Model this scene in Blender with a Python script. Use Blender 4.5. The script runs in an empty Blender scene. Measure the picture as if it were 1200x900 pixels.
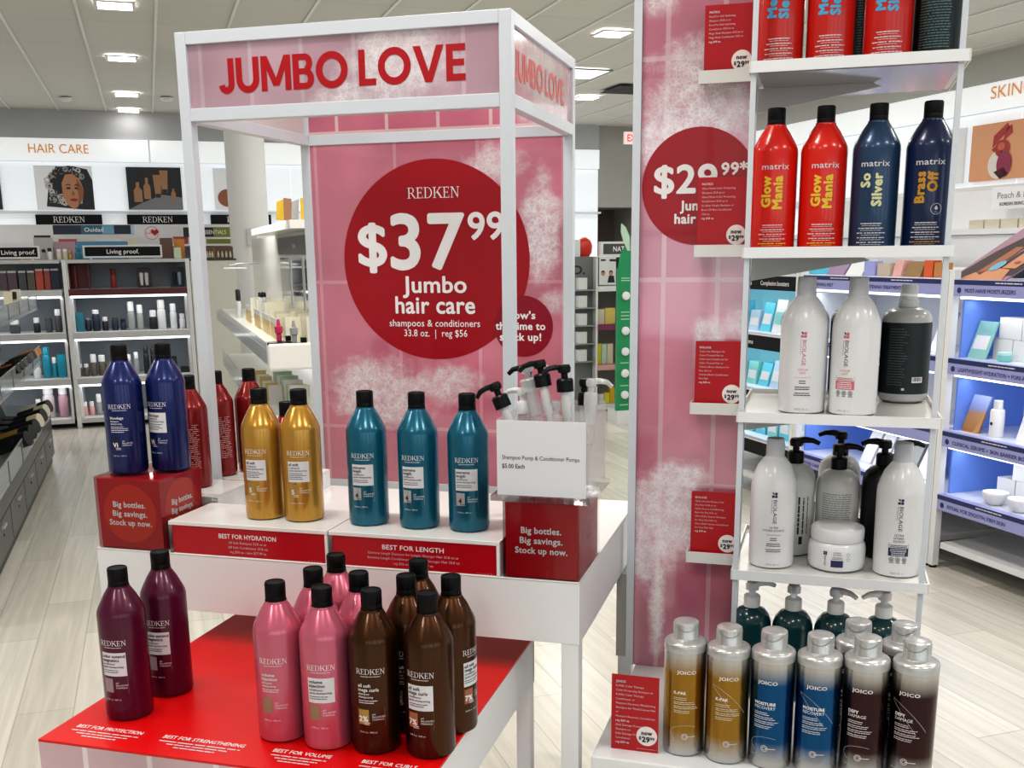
import bpy, math, random
from math import pi, sin, cos, sqrt, atan2
from mathutils import Vector, Matrix
random.seed(7)
C = bpy.context.scene.collection

# ------------------------------------------------------------------ frames
class Frame:
    def __init__(s, ox, oy, yaw):
        s.o = (ox, oy); s.yaw = yaw; s.c = cos(yaw); s.s = sin(yaw)
    def w(s, a, b, z=0.0):
        return (s.o[0]+a*s.c-b*s.s, s.o[1]+a*s.s+b*s.c, z)
RK = Frame(.1210, 1.8430, -.2728)      # haircare table with the header frame
SH = Frame(.4444, 2.0526, -.2932)      # pillar with shelves on the right
GR = Frame(0.0, 0.0, .3221)            # the store's own grid

# ------------------------------------------------------------------ materials
MATS = {}
def nd(nt, t, **kw):
    n = nt.nodes.new('ShaderNode'+t)
    for k, v in kw.items():
        if k.startswith('_'): setattr(n, k[1:], v)
        else: n.inputs[k.replace('__', ' ')].default_value = v
    return n
def mat(name, col=(.8, .8, .8), rough=.5, metal=0.0, emit=0.0, ecol=None, coat=0.0, spec=.5, noise=0.0):
    if name in MATS: return MATS[name]
    m = bpy.data.materials.new(name); m.use_nodes = True; MATS[name] = m
    b = m.node_tree.nodes['Principled BSDF']
    b.inputs['Base Color'].default_value = (*col, 1); b.inputs['Roughness'].default_value = rough
    b.inputs['Metallic'].default_value = metal; b.inputs['Coat Weight'].default_value = coat
    b.inputs['Specular IOR Level'].default_value = spec
    if emit:
        b.inputs['Emission Color'].default_value = (*(ecol or col), 1); b.inputs['Emission Strength'].default_value = emit
    if noise:
        nt = m.node_tree
        tc = nd(nt, 'TexCoord'); nz = nd(nt, 'TexNoise', Scale=60.0, Detail=3.0)
        nt.links.new(tc.outputs['Object'], nz.inputs['Vector'])
        mr = nd(nt, 'MapRange'); mr.inputs[3].default_value = rough-noise; mr.inputs[4].default_value = rough+noise
        nt.links.new(nz.outputs[0], mr.inputs[0]); nt.links.new(mr.outputs[0], b.inputs['Roughness'])
    return m
def acrylic(name, tint=(1, 1, 1), gloss=.12, rough=.03):
    if name in MATS: return MATS[name]
    m = bpy.data.materials.new(name); m.use_nodes = True; MATS[name] = m
    nt = m.node_tree; nt.nodes.remove(nt.nodes['Principled BSDF'])
    t = nd(nt, 'BsdfTransparent', Color=(*tint, 1)); g = nd(nt, 'BsdfGlossy', Roughness=rough)
    fr = nd(nt, 'Fresnel', IOR=1.45); ad = nd(nt, 'Math', _operation='MULTIPLY_ADD'); ad.inputs[1].default_value = .7; ad.inputs[2].default_value = gloss*.5
    nt.links.new(fr.outputs[0], ad.inputs[0])
    mx = nd(nt, 'MixShader'); nt.links.new(ad.outputs[0], mx.inputs[0])
    nt.links.new(t.outputs[0], mx.inputs[1]); nt.links.new(g.outputs[0], mx.inputs[2])
    nt.links.new(mx.outputs[0], nt.nodes['Material Output'].inputs['Surface'])
    return m
def frosted(name, col, alpha, rough=.3):
    m = mat(name, col, rough); m.node_tree.nodes['Principled BSDF'].inputs['Alpha'].default_value = alpha
    return m
def ramp_z(name, stops, rough=.3, metal=0.0, coat=0.0, axis='Z'):
    """colour printed in bands along the height of the thing (generated coordinates)"""
    if name in MATS: return MATS[name]
    m = mat(name, rough=rough, metal=metal, coat=coat); nt = m.node_tree
    tc = nd(nt, 'TexCoord'); sp = nd(nt, 'SeparateXYZ'); cr = nd(nt, 'ValToRGB')
    nt.links.new(tc.outputs['Generated'], sp.inputs[0]); nt.links.new(sp.outputs[axis], cr.inputs[0])
    e = cr.color_ramp.elements
    while len(e) < len(stops): e.new(.5)
    for i, (p, c) in enumerate(stops): e[i].position = p; e[i].color = (*c, 1)
    nt.links.new(cr.outputs[0], nt.nodes['Principled BSDF'].inputs['Base Color'])
    return m
def tiles_foam(name, tw, th, ox, oz, spots, c1, c2, mort, foam=(.80, .76, .78), rough=.12, axes='XZ', bub=70.0, streak=.0, emit=0.0):
    """pink bathroom tile print with patches of soap foam"""
    m = mat(name, rough=rough, coat=1.0, spec=.9); nt = m.node_tree; nt.nodes['Principled BSDF'].inputs['Coat IOR'].default_value = 1.65; nt.nodes['Principled BSDF'].inputs['Coat Roughness'].default_value = .05; L = nt.links.new
    tc = nd(nt, 'TexCoord'); sp = nd(nt, 'SeparateXYZ'); L(tc.outputs['Object'], sp.inputs[0])
    cb = nd(nt, 'CombineXYZ'); L(sp.outputs[axes[0]], cb.inputs[0]); L(sp.outputs[axes[1]], cb.inputs[1])
    mp = nd(nt, 'Mapping'); mp.inputs['Location'].default_value = (ox, oz, 0); L(cb.outputs[0], mp.inputs[0])
    br = nd(nt, 'TexBrick', Color1=(*c1, 1), Color2=(*c2, 1), Mortar=(*mort, 1), Scale=1.0)
    br.offset = 0.0; br.inputs['Mortar Size'].default_value = .006; br.inputs['Mortar Smooth'].default_value = .4
    br.inputs['Brick Width'].default_value = tw; br.inputs['Row Height'].default_value = th; br.inputs['Bias'].default_value = 0
    L(mp.outputs[0], br.inputs['Vector'])
    n1 = nd(nt, 'TexNoise', Scale=14.0, Detail=8.0, Roughness=.65); L(cb.outputs[0], n1.inputs['Vector'])
    n2 = nd(nt, 'TexNoise', Scale=3.0, Detail=2.0); L(cb.outputs[0], n2.inputs['Vector'])
    sh = nd(nt, 'MixRGB', _blend_type='MULTIPLY', Fac=.55); L(br.outputs[0], sh.inputs[1])
    r2 = nd(nt, 'MapRange'); r2.inputs[1].default_value = .3; r2.inputs[2].default_value = .7; r2.inputs[3].default_value = .55; r2.inputs[4].default_value = 1.35
    L(n2.outputs[0], r2.inputs[0]); L(r2.outputs[0], sh.inputs[2])
    base = sh.outputs[0]
    acc = None
    for (x, z, rx, rz, st) in spots:
        sb = nd(nt, 'VectorMath', _operation='SUBTRACT'); sb.inputs[1].default_value = (x, z, 0); L(cb.outputs[0], sb.inputs[0])
        sc = nd(nt, 'VectorMath', _operation='MULTIPLY'); sc.inputs[1].default_value = (1/rx, 1/rz, 0); L(sb.outputs[0], sc.inputs[0])
        ln = nd(nt, 'VectorMath', _operation='LENGTH'); L(sc.outputs[0], ln.inputs[0])
        mr = nd(nt, 'MapRange'); mr.inputs[1].default_value = 1.3; mr.inputs[2].default_value = .3; mr.inputs[3].default_value = 0; mr.inputs[4].default_value = st
        L(ln.outputs['Value'], mr.inputs[0])
        if acc is None: acc = mr.outputs[0]
        else:
            mx = nd(nt, 'Math', _operation='MAXIMUM'); L(acc, mx.inputs[0]); L(mr.outputs[0], mx.inputs[1]); acc = mx.outputs[0]
    if acc is not None:
        ad = nd(nt, 'Math', _operation='MULTIPLY_ADD'); L(n1.outputs[0], ad.inputs[0]); ad.inputs[1].default_value = 1.1; L(acc, ad.inputs[2])
        ms = nd(nt, 'MapRange', _interpolation_type='SMOOTHSTEP'); ms.inputs[1].default_value = .80; ms.inputs[2].default_value = 1.35; L(ad.outputs[0], ms.inputs[0])
        vo = nd(nt, 'TexVoronoi', Scale=bub*1.35); vo.feature = 'DISTANCE_TO_EDGE'; L(cb.outputs[0], vo.inputs['Vector'])
        vb = nd(nt, 'TexVoronoi', Scale=bub*3.2); vb.feature = 'DISTANCE_TO_EDGE'; L(cb.outputs[0], vb.inputs['Vector'])
        e1 = nd(nt, 'MapRange'); e1.inputs[1].default_value = .02; e1.inputs[2].default_value = .22; e1.inputs[3].default_value = 1.0; e1.inputs[4].default_value = .50; L(vo.outputs['Distance'], e1.inputs[0])
        e2 = nd(nt, 'MapRange'); e2.inputs[1].default_value = .02; e2.inputs[2].default_value = .35; e2.inputs[3].default_value = 1; e2.inputs[4].default_value = .35; L(vb.outputs['Distance'], e2.inputs[0])
        em = nd(nt, 'Math', _operation='MULTIPLY_ADD'); L(e1.outputs[0], em.inputs[0]); em.inputs[1].default_value = .55
        eh = nd(nt, 'Math', _operation='MULTIPLY'); L(e2.outputs[0], eh.inputs[0]); eh.inputs[1].default_value = .5; L(eh.outputs[0], em.inputs[2])
        fm = nd(nt, 'Math', _operation='MULTIPLY', _use_clamp=True); L(em.outputs[0], fm.inputs[0]); 
        n3 = nd(nt, 'TexNoise', Scale=45.0, Detail=4.0); L(cb.outputs[0], n3.inputs['Vector']); r3 = nd(nt, 'MapRange'); r3.inputs[1].default_value = .3; r3.inputs[2].default_value = .7; r3.inputs[3].default_value = .55; r3.inputs[4].default_value = 1.15; L(n3.outputs[0], r3.inputs[0])
        ml = nd(nt, 'Math', _operation='MULTIPLY'); L(ms.outputs[0], ml.inputs[0]); L(r3.outputs[0], ml.inputs[1]); L(ml.outputs[0], fm.inputs[1])
        mx = nd(nt, 'MixRGB'); L(fm.outputs[0], mx.inputs[0]); L(base, mx.inputs[1]); mx.inputs[2].default_value = (*foam, 1); base = mx.outputs[0]
    L(base, nt.nodes['Principled BSDF'].inputs['Base Color'])
    if emit:
        L(base, nt.nodes['Principled BSDF'].inputs['Emission Color']); nt.nodes['Principled BSDF'].inputs['Emission Strength'].default_value = emit
    return m

WHITE = mat('white_paint', (.80, .81, .82), .32)
WGLOSS = mat('white_gloss', (.78, .78, .76), .18)
CREAM = mat('cream_laminate', (.62, .61, .55), .5)
BLACK = mat('black_plastic', (.004, .004, .005), .35, spec=.25)
BLKCAP = mat('black_ribbed_cap', (.003, .003, .004), .45, spec=.22)
BLKSIGN = mat('black_sign', (.005, .006, .009), .5, spec=.2)
PRINTW = mat('white_print', (.82, .80, .80), .5)
PRINTD = mat('dark_print', (.02, .02, .03), .5)
PRINTS = mat('soft_white_print', (.62, .58, .60), .5)
RED = mat('red_card', (.42, .004, .010), .28)
REDSIGN = mat('red_sign_face', (.34, .002, .010), .3, coat=.15)
REDTOP = mat('red_table_top', (.66, .003, .004), .32)
CLEAR = acrylic('clear_acrylic', gloss=.03); COVER = acrylic('cover_acrylic', gloss=.01)
LED = mat('white_led', (1, 1, 1), .5, emit=5.0)
STEEL = mat('brushed_steel', (.62, .63, .64), .3, metal=.8)

# ------------------------------------------------------------------ mesh builder
_txt = {}
def text_mesh(s, res, gap):
    k = (s, res, gap)
    if k not in _txt:
        c = bpy.data.curves.new('lettering', 'FONT'); c.body = s; c.space_character = gap; c.resolution_u = res
        o = bpy.data.objects.new('lettering', c); m = bpy.data.meshes.new_from_object(o)
        vs = [(v.co.x, v.co.y) for v in m.vertices]; fs = [tuple(p.vertices) for p in m.polygons]
        bpy.data.objects.remove(o); bpy.data.curves.remove(c); bpy.data.meshes.remove(m)
        _txt[k] = (vs, fs)
    return _txt[k]
CAPH = .682
def front(x, y, z): return lambda u, v: (x+u, y, z+v)
def right(x, y, z): return lambda u, v: (x, y+u, z+v)
def left(x, y, z): return lambda u, v: (x, y-u, z+v)
def top(x, y, z): return lambda u, v: (x+u, y+v, z)
def cyl(R, z=0.0, a0=0.0):
    f = lambda u, v: (R*sin(u/R+a0), -R*cos(u/R+a0), z+v)
    f.curved = True; return f
def split_wide(q, fs, lim=.005):
    """cut long triangles so lettering follows a round bottle"""
    q = list(q); todo = list(fs); out = []
    while todo:
        t = todo.pop(); e = max(((abs(q[t[i]][0]-q[t[(i+1) % 3]][0]), i) for i in range(3)))
        if e[0] <= lim: out.append(t); continue
        i = e[1]; a, b, c = t[i], t[(i+1) % 3], t[(i+2) % 3]; q.append(((q[a][0]+q[b][0])/2, (q[a][1]+q[b][1])/2)); m = len(q)-1
        todo += [(a, m, c), (m, b, c)]
    return q, out
def arc(cx, cy, rx, ry, a0, a1, n):
    return [(cx+rx*cos(a0+(a1-a0)*i/n), cy+ry*sin(a0+(a1-a0)*i/n)) for i in range(n+1)]

class MB:
    def __init__(s): s.v = []; s.f = []; s.m = []; s.sm = []; s.mats = []
    def mi(s, m):
        if m not in s.mats: s.mats.append(m)
        return s.mats.index(m)
    def add(s, vs, fs, m, smooth=False):
        o = len(s.v); k = s.mi(m); s.v += [tuple(v) for v in vs]
        for f in fs: s.f.append(tuple(i+o for i in f)); s.m.append(k); s.sm.append(smooth)
        return s
    def box(s, x0, x1, y0, y1, z0, z1, m):
        vs = [(x, y, z) for z in (z0, z1) for y in (y0, y1) for x in (x0, x1)]
        return s.add(vs, [(0, 2, 3, 1), (4, 5, 7, 6), (0, 1, 5, 4), (2, 6, 7, 3), (0, 4, 6, 2), (1, 3, 7, 5)], m)
    def hull8(s, vs, m):
        return s.add(vs, [(0, 2, 3, 1), (4, 5, 7, 6), (0, 1, 5, 4), (2, 6, 7, 3), (0, 4, 6, 2), (1, 3, 7, 5)], m)
    def lathe(s, prof, m, n=32, M=None, sx=1.0, sy=1.0):
        vs = []; fs = []; idx = []
        for (r, z) in prof:
            if r < 1e-6: idx.append([len(vs)]); vs.append((0, 0, z))
            else:
                idx.append(list(range(len(vs), len(vs)+n)))
                vs += [(r*cos(2*pi*i/n)*sx, r*sin(2*pi*i/n)*sy, z) for i in range(n)]
        for p, q in zip(idx, idx[1:]):
            for i in range(n):
                j = (i+1) % n
                if len(p) == 1 and len(q) == 1: continue
                if len(p) == 1: fs.append((p[0], q[j], q[i]))
                elif len(q) == 1: fs.append((p[i], p[j], q[0]))
                else: fs.append((p[i], p[j], q[j], q[i]))
        if M is not None: vs = [tuple(M @ Vector(v)) for v in vs]
        return s.add(vs, fs, m, True)
    def tube(s, pts, r, m, n=8, caps=True):
        P = [Vector(p) for p in pts]; rr = r if isinstance(r, (list, tuple)) else [r]*len(P)
        vs = []; fs = []; up = None
        for i, p in enumerate(P):
            d = (P[min(i+1, len(P)-1)]-P[max(i-1, 0)]).normalized()
            if up is None: up = d.orthogonal().normalized()
            up = (up-d*up.dot(d)).normalized(); sd = d.cross(up)
            vs += [p+up*cos(2*pi*k/n)*rr[i]+sd*sin(2*pi*k/n)*rr[i] for k in range(n)]
        for i in range(len(P)-1):
            for k in range(n):
                q = (k+1) % n; fs.append((i*n+k, i*n+q, (i+1)*n+q, (i+1)*n+k))
        if caps: fs.append(tuple(range(n-1, -1, -1))); fs.append(tuple(range((len(P)-1)*n, len(P)*n)))
        return s.add(vs, fs, m, True)
    def poly(s, pts, m): return s.add(pts, [tuple(range(len(pts)))], m)
    def flat(s, mf, pts, m): return s.poly([mf(*p) for p in pts], m)
    def rect(s, mf, u0, v0, u1, v1, m, n=1):
        vs = []; fs = []
        for i in range(n+1):
            u = u0+(u1-u0)*i/n; vs += [mf(u, v0), mf(u, v1)]
        for i in range(n): fs.append((2*i, 2*i+2, 2*i+3, 2*i+1))
        return s.add(vs, fs, m)
    def oval(s, mf, u, v, ru, rv, m, n=40): return s.flat(mf, arc(u, v, ru, rv, 0, 2*pi*(n-1)/n, n-1), m)
    def ring(s, mf, u, v, r0, r1, m, n=32):
        vs = []; fs = []
        for i in range(n):
            a = 2*pi*i/n; vs += [mf(u+r0*cos(a), v+r0*sin(a)), mf(u+r1*cos(a), v+r1*sin(a))]
        for i in range(n): j = (i+1) % n; fs.append((2*i, 2*i+1, 2*j+1, 2*j))
        return s.add(vs, fs, m)
    def line(s, mf, pts, w, m):
        vs = []; fs = []
        for i, p in enumerate(pts):
            a = pts[max(i-1, 0)]; b = pts[min(i+1, len(pts)-1)]; dx, dy = b[0]-a[0], b[1]-a[1]; l = sqrt(dx*dx+dy*dy) or 1
            nx, ny = -dy/l*w/2, dx/l*w/2; vs += [mf(p[0]-nx, p[1]-ny), mf(p[0]+nx, p[1]+ny)]
        for i in range(len(pts)-1): fs.append((2*i, 2*i+2, 2*i+3, 2*i+1))
        return s.add(vs, fs, m)
    def text(s, t, mf, m, u, v, h=None, w=None, align='c', bold=0.0, rot=0):
        """t centred at (u, v); h is the capital height, w the overall width"""
        vs, fs = text_mesh(t, 5 if (h or .05) > .03 else 2, 1.0+min(.10, 1.6*bold))
        x0 = min(p[0] for p in vs); x1 = max(p[0] for p in vs)
        if w is None: sx = sy = h/CAPH
        elif h is None: sx = sy = w/(x1-x0)
        else: sx = w/(x1-x0); sy = h/CAPH
        ax = {'c': (x0+x1)/2, 'l': x0, 'r': x1}[align]
        q = [((p[0]-ax)*sx, (p[1]-CAPH/2)*sy) for p in vs]
        if rot == 90: q = [(-b, a) for a, b in q]
        elif rot == -90: q = [(b, -a) for a, b in q]
        if getattr(mf, 'curved', False): q, fs = split_wide(q, fs)
        s.add([mf(u+a, v+b) for a, b in q], fs, m)
        if bold > .006:
            n = 8 if bold > .018 else 4
            for i in range(n):
                dx, dy = bold*sx*cos(2*pi*i/n), bold*sy*sin(2*pi*i/n); k = (i+1)*1.6e-5
                p0, p1, p2 = Vector(mf(u, v)), Vector(mf(u+.001, v)), Vector(mf(u, v+.001)); N = (p1-p0).cross(p2-p0).normalized()*k
                s.add([Vector(mf(u+a+dx, v+b+dy))+N for a, b in q], fs, m)
        return s
    def bars(s, mf, u, v, w, n, dv, th, m, align='l', vary=.35):
        """lines of print too small to read"""
        for i in range(n):
            l = w*(1-vary*random.random()); x = u if align == 'l' else u-l/2; y = v-i*dv
            k = 0.0
            while k < l-1e-5:
                e = min(l, k+w*(.08+.14*random.random())); s.rect(mf, x+k, y-th/2, x+e, y+th/2, m); k = e+w*.02
        return s
    def serif(s, word, mf, m, u, v, w):
        """roman capitals with thick and thin strokes, cap height in proportion to w"""
        adv = {'R': .90, 'E': .76, 'D': .92, 'K': .98, 'N': .92}
        tot = sum(adv[c] for c in word)-.04; k = w/tot; x = -tot/2
        for c in word:
            P = []; R = lambda a, b, c_, d: P.append([(a, b), (c_, b), (c_, d), (a, d)])
            def bowl(cx, cy, rx, ry, tx, ty):
                o = arc(cx, cy, rx, ry, -pi/2, pi/2, 10); i = arc(cx, cy, rx-tx, ry-ty, -pi/2, pi/2, 10)
                for j in range(10): P.append([o[j], o[j+1], i[j+1], i[j]])
            if c in 'REDK': R(.12, 0, .23, 1); R(0, .95, .14, 1); R(0, 0, .14, .05)
            if c == 'R':
                bowl(.40, .73, .28, .27, .105, .04); R(.24, .95, .40, 1); R(.24, .46, .40, .51)
                P.append([(.36, .48), (.49, .50), (.86, 0), (.71, 0)]); R(.66, 0, .92, .04); R(.2, 0, .34, .05)
            if c == 'E':
                R(.24, .94, .62, 1); R(.24, .48, .52, .54); R(.24, 0, .66, .06); R(.57, .78, .62, .96); R(.61, .04, .66, .24); R(.47, .40, .52, .62)
            if c == 'D': bowl(.36, .5, .48, .5, .11, .04); R(.24, .95, .36, 1); R(.24, 0, .36, .05)
            if c == 'K':
                P.append([(.24, .40), (.32, .42), (.78, .97), (.68, .97)]); R(.58, .95, .90, 1)
                P.append([(.38, .54), (.49, .66), (.94, 0), (.78, 0)]); R(.68, 0, 1.0, .04); R(.24, .95, .34, 1); R(.24, 0, .34, .05)
            if c == 'N':
                R(.13, 0, .19, 1); R(.02, 0, .30, .05); R(0, .95, .14, 1); P.append([(.12, 1), (.25, 1), (.78, .08), (.78, 0), (.72, 0)]); R(.72, 0, .78, 1); R(.62, .95, .90, 1)
            for p in P: s.flat(mf, [(u+(x+a)*k, v+(b-.5)*k) for a, b in p], m)
            x += adv[c]
        return s
    def heavy(s, word, mf, m, u, v, h, w):
        """wide heavy grotesque capitals, one plane per letter"""
        wd = dict(J=.56, U=.80, M=1.02, B=.71, O=1.06, L=.56, V=.98, E=.60); wd[' '] = .22
        tot = sum(wd[c]+.07 for c in word)-.07; kx = w/tot; x = -tot/2
        for c in word:
            P = []; R = lambda a, b, c_, d: P.append([(a, b), (c_, b), (c_, d), (a, d)])
            def ring(cx, cy, rx, ry, ix, iy, a0, a1, n=20):
                o = arc(cx, cy, rx, ry, a0, a1, n); i = arc(cx, cy, ix, iy, a0, a1, n)
                for j in range(n): P.append([i[j], o[j], o[j+1], i[j+1]])
            if c in 'BLE': R(0, 0, .21, 1)
            if c == 'J': R(.35, .29, .56, 1); ring(.28, .29, .28, .31, .07, .11, -pi*.93, 0)
            if c == 'U': R(0, .38, .21, 1); R(.59, .38, .80, 1); ring(.40, .38, .40, .40, .19, .20, -pi, 0)
            if c == 'M': R(0, 0, .20, 1); R(.82, 0, 1.02, 1); P.append([(.405, .14), (.615, .14), (.22, 1), (.20, 1), (.20, .60)]); P.append([(.405, .14), (.615, .14), (.82, .60), (.82, 1), (.80, 1)])
            if c == 'B': R(.21, .82, .42, 1); R(.21, .42, .42, .59); R(.21, 0, .42, .18); ring(.42, .735, .25, .265, .05, .085, -pi/2, pi/2); ring(.42, .295, .29, .295, .08, .115, -pi/2, pi/2)
            if c == 'O': ring(.53, .5, .53, .52, .31, .31, 0, 2*pi, 40)
            if c == 'L': R(.21, 0, .56, .19)
            if c == 'V': P.append([(0, 1), (.38, 0), (.60, 0), (.235, 1)]); P.append([(.98, 1), (.745, 1), (.40, .03), (.41, 0), (.60, 0)])
            if c == 'E': R(.21, .81, .60, 1); R(.21, .41, .56, .59); R(.21, 0, .60, .19)
            for j, p in enumerate(P):
                p0, p1, p2 = Vector(mf(u, v)), Vector(mf(u+.01, v)), Vector(mf(u, v+.01)); N = (p1-p0).cross(p2-p0).normalized()*(j % 7+1)*3e-5
                s.poly([Vector(mf(u+(x+a)*kx, v+(b-.5)*h))+N for a, b in p], m)
            x += wd[c]+.07
        return s
    def build(s, name, parent=None, auto=38, bevel=0.0):
        me = bpy.data.meshes.new(name); me.from_pydata(s.v, [], s.f)
        for m in s.mats: me.materials.append(m)
        me.polygons.foreach_set('material_index', s.m); me.polygons.foreach_set('use_smooth', s.sm); me.update()
        if any(s.sm): me.set_sharp_from_angle(angle=math.radians(auto))
        o = bpy.data.objects.new(name, me); C.objects.link(o)
        if parent is not None: o.parent = parent
        if bevel:
            b = o.modifiers.new('edge', 'BEVEL'); b.width = bevel; b.segments = 2; b.limit_method = 'ANGLE'
        return o

def tag(o, label=None, cat=None, group=None, kind=None):
    for k, v in (('label', label), ('category', cat), ('group', group), ('kind', kind)):
        if v: o[k] = v
        elif k in o: del o[k]
    return o
def thing(name, label, cat, loc=(0, 0, 0), rz=0.0, group=None):
    o = bpy.data.objects.new(name, None); C.objects.link(o); o.location = loc; o.rotation_euler = (0, 0, rz); o.empty_display_size = .05
    return tag(o, label, cat, group)
def struct(o): o['kind'] = 'structure'; return o
def at(o, fr, a, b, z=0.0, rz=0.0):
    o.location = fr.w(a, b, z); o.rotation_euler = (0, 0, fr.yaw+rz); return o
def copy_tree(o, parent=None):
    c = o.copy(); C.objects.link(c); c.parent = parent
    for ch in KIDS.get(o.name, []): copy_tree(ch, c)
    return c
KIDS = {}
class Proto:
    """one of a kind, built once; the first placing moves it, later ones copy it with its parts"""
    def __init__(s, fn): s.fn = fn; s.root = None; s.used = False
    def place(s, loc, rz, label, cat, group=None):
        if s.root is None:
            s.root = s.fn(); stack = [s.root]
            for o in C.objects:
                if o.parent is not None:
                    l = KIDS.setdefault(o.parent.name, [])
                    if o not in l: l.append(o)
        o = copy_tree(s.root) if s.used else s.root
        s.used = True; o.location = loc; o.rotation_euler = (0, 0, rz); return tag(o, label, cat, group)
def face_cam(loc, f=0.0):
    """turn that brings a bottle's front towards the shopper, then off by f of its radius"""
    return atan2(-loc[0], loc[1])+math.asin(max(-.95, min(.95, f)))

# ================================================================== the room
def floor_mat():
    m = mat('plank_floor', (.6, .57, .5), .22); nt = m.node_tree; L = nt.links.new; b = nt.nodes['Principled BSDF']
    tc = nd(nt, 'TexCoord'); sp = nd(nt, 'SeparateXYZ'); L(tc.outputs['Object'], sp.inputs[0])
    cb = nd(nt, 'CombineXYZ'); L(sp.outputs['Y'], cb.inputs[0]); L(sp.outputs['X'], cb.inputs[1])
    br = nd(nt, 'TexBrick', Color1=(.66, .63, .56, 1), Color2=(.55, .52, .45, 1), Mortar=(.46, .435, .38, 1), Scale=1.0)
    br.offset = .37; br.inputs['Brick Width'].default_value = 1.22; br.inputs['Row Height'].default_value = .18; br.inputs['Mortar Size'].default_value = .0025; br.inputs['Bias'].default_value = 0
    L(cb.outputs[0], br.inputs['Vector'])
    mp = nd(nt, 'Mapping'); mp.inputs['Scale'].default_value = (1.6, 34, 1); L(cb.outputs[0], mp.inputs[0])
    nz = nd(nt, 'TexNoise', Scale=1.0, Detail=7.0, Distortion=.6); L(mp.outputs[0], nz.inputs['Vector'])
    mr = nd(nt, 'MapRange'); mr.inputs[1].default_value = .3; mr.inputs[2].default_value = .7; mr.inputs[3].default_value = .88; mr.inputs[4].default_value = 1.08; L(nz.outputs[0], mr.inputs[0])
    mx = nd(nt, 'MixRGB', _blend_type='MULTIPLY', Fac=1.0); L(br.outputs[0], mx.inputs[1]); L(mr.outputs[0], mx.inputs[2]); L(mx.outputs[0], b.inputs['Base Color'])
    return m
def ceiling_mat():
    m = mat('ceiling_tile', (.5, .5, .46), .8); nt = m.node_tree; L = nt.links.new; b = nt.nodes['Principled BSDF']
    tc = nd(nt, 'TexCoord'); mp = nd(nt, 'Mapping'); mp.inputs['Location'].default_value = (-.213+5.9, -9.97+11.9, 0); L(tc.outputs['Object'], mp.inputs[0])
    br = nd(nt, 'TexBrick', Color1=(.68, .665, .61, 1), Color2=(.65, .64, .59, 1), Mortar=(.55, .545, .50, 1), Scale=1.0)
    br.offset = 0; br.inputs['Brick Width'].default_value = .59; br.inputs['Row Height'].default_value = 1.19; br.inputs['Mortar Size'].default_value = .006; br.inputs['Mortar Smooth'].default_value = .2
    L(mp.outputs[0], br.inputs['Vector'])
    nz = nd(nt, 'TexNoise', Scale=180.0, Detail=2.0); L(tc.outputs['Object'], nz.inputs['Vector'])
    mr = nd(nt, 'MapRange'); mr.inputs[3].default_value = .93; mr.inputs[4].default_value = 1.05; L(nz.outputs[0], mr.inputs[0])
    mx = nd(nt, 'MixRGB', _blend_type='MULTIPLY', Fac=1.0); L(br.outputs[0], mx.inputs[1]); L(mr.outputs[0], mx.inputs[2]); L(mx.outputs[0], b.inputs['Base Color'])
    return m
def gr(o): return at(o, GR, 0, 0, 0)
CEIL = 3.4
struct(gr(MB().add([(-7, -5, 0), (9, -5, 0), (9, 17, 0), (-7, 17, 0)], [(0, 1, 2, 3)], floor_mat()).build('floor')))
struct(gr(MB().add([(-7, -5, CEIL), (9, -5, CEIL), (9, 17, CEIL), (-7, 17, CEIL)], [(3, 2, 1, 0)], ceiling_mat()).build('ceiling')))
GRID = mat('ceiling_grid_white', (.80, .80, .77), .5)
tb = MB()
for k in range(-10, 14):
    x = .213+.59*k; tb.box(x-.012, x+.012, -5, 15.9, CEIL-.012, CEIL+.002, GRID)
struct(gr(tb.build('trim_1')))                                   # the bright ceiling runners
SOFFIT = mat('soffit_grey', (.50, .51, .53), .7)
WALLW = mat('wall_white', (.80, .81, .83), .55)
LITW = mat('lit_white_panel', (.86, .90, .94), .4, emit=.30, ecol=(.90, .95, 1.0))
LITB = mat('lit_band', (.9, .93, .96), .4, emit=.34, ecol=(.95, .98, 1.0))
WALLG = mat('wall_warm_grey', (.40, .40, .37), .7)
B0 = 15.9
w = MB(); w.box(-7, 6.77, B0, B0+.2, 0, CEIL, WALLW); w.box(6.77, 8.2, B0, B0+.2, 2.174, CEIL, WALLG); w.box(7.5, 8.2, B0, B0+.2, 0, 2.174, WALLG)
struct(gr(w.build('wall_far')))
w = MB(); w.box(-7, 6.77, B0-.06, B0, 3.03, CEIL, SOFFIT); struct(gr(w.build('trim_2')))
w = MB()
for x0, x1 in ((-7, -1.95), (-1.95, .12), (.14, 2.2), (2.22, 4.3), (4.32, 6.76)): w.box(x0, x1, B0-.10, B0-.06, 2.745, 3.03, LITB)
struct(gr(w.build('trim_3')))
w = MB(); x = -7.0
for x0, x1 in ((-6.9, -2.3), (-2.29, -1.24), (-1.23, -.07), (-.06, .62), (.63, 2.0), (2.01, 4.3), (4.31, 6.76)): w.box(x0, x1, B0-.05, B0-.002, .0, 2.735, LITW)
struct(gr(w.build('trim_4')))
w = MB(); w.box(-7, 6.76, B0-.18, B0-.051, 2.07, 2.10, WALLW); struct(gr(w.build('trim_5')))
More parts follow.
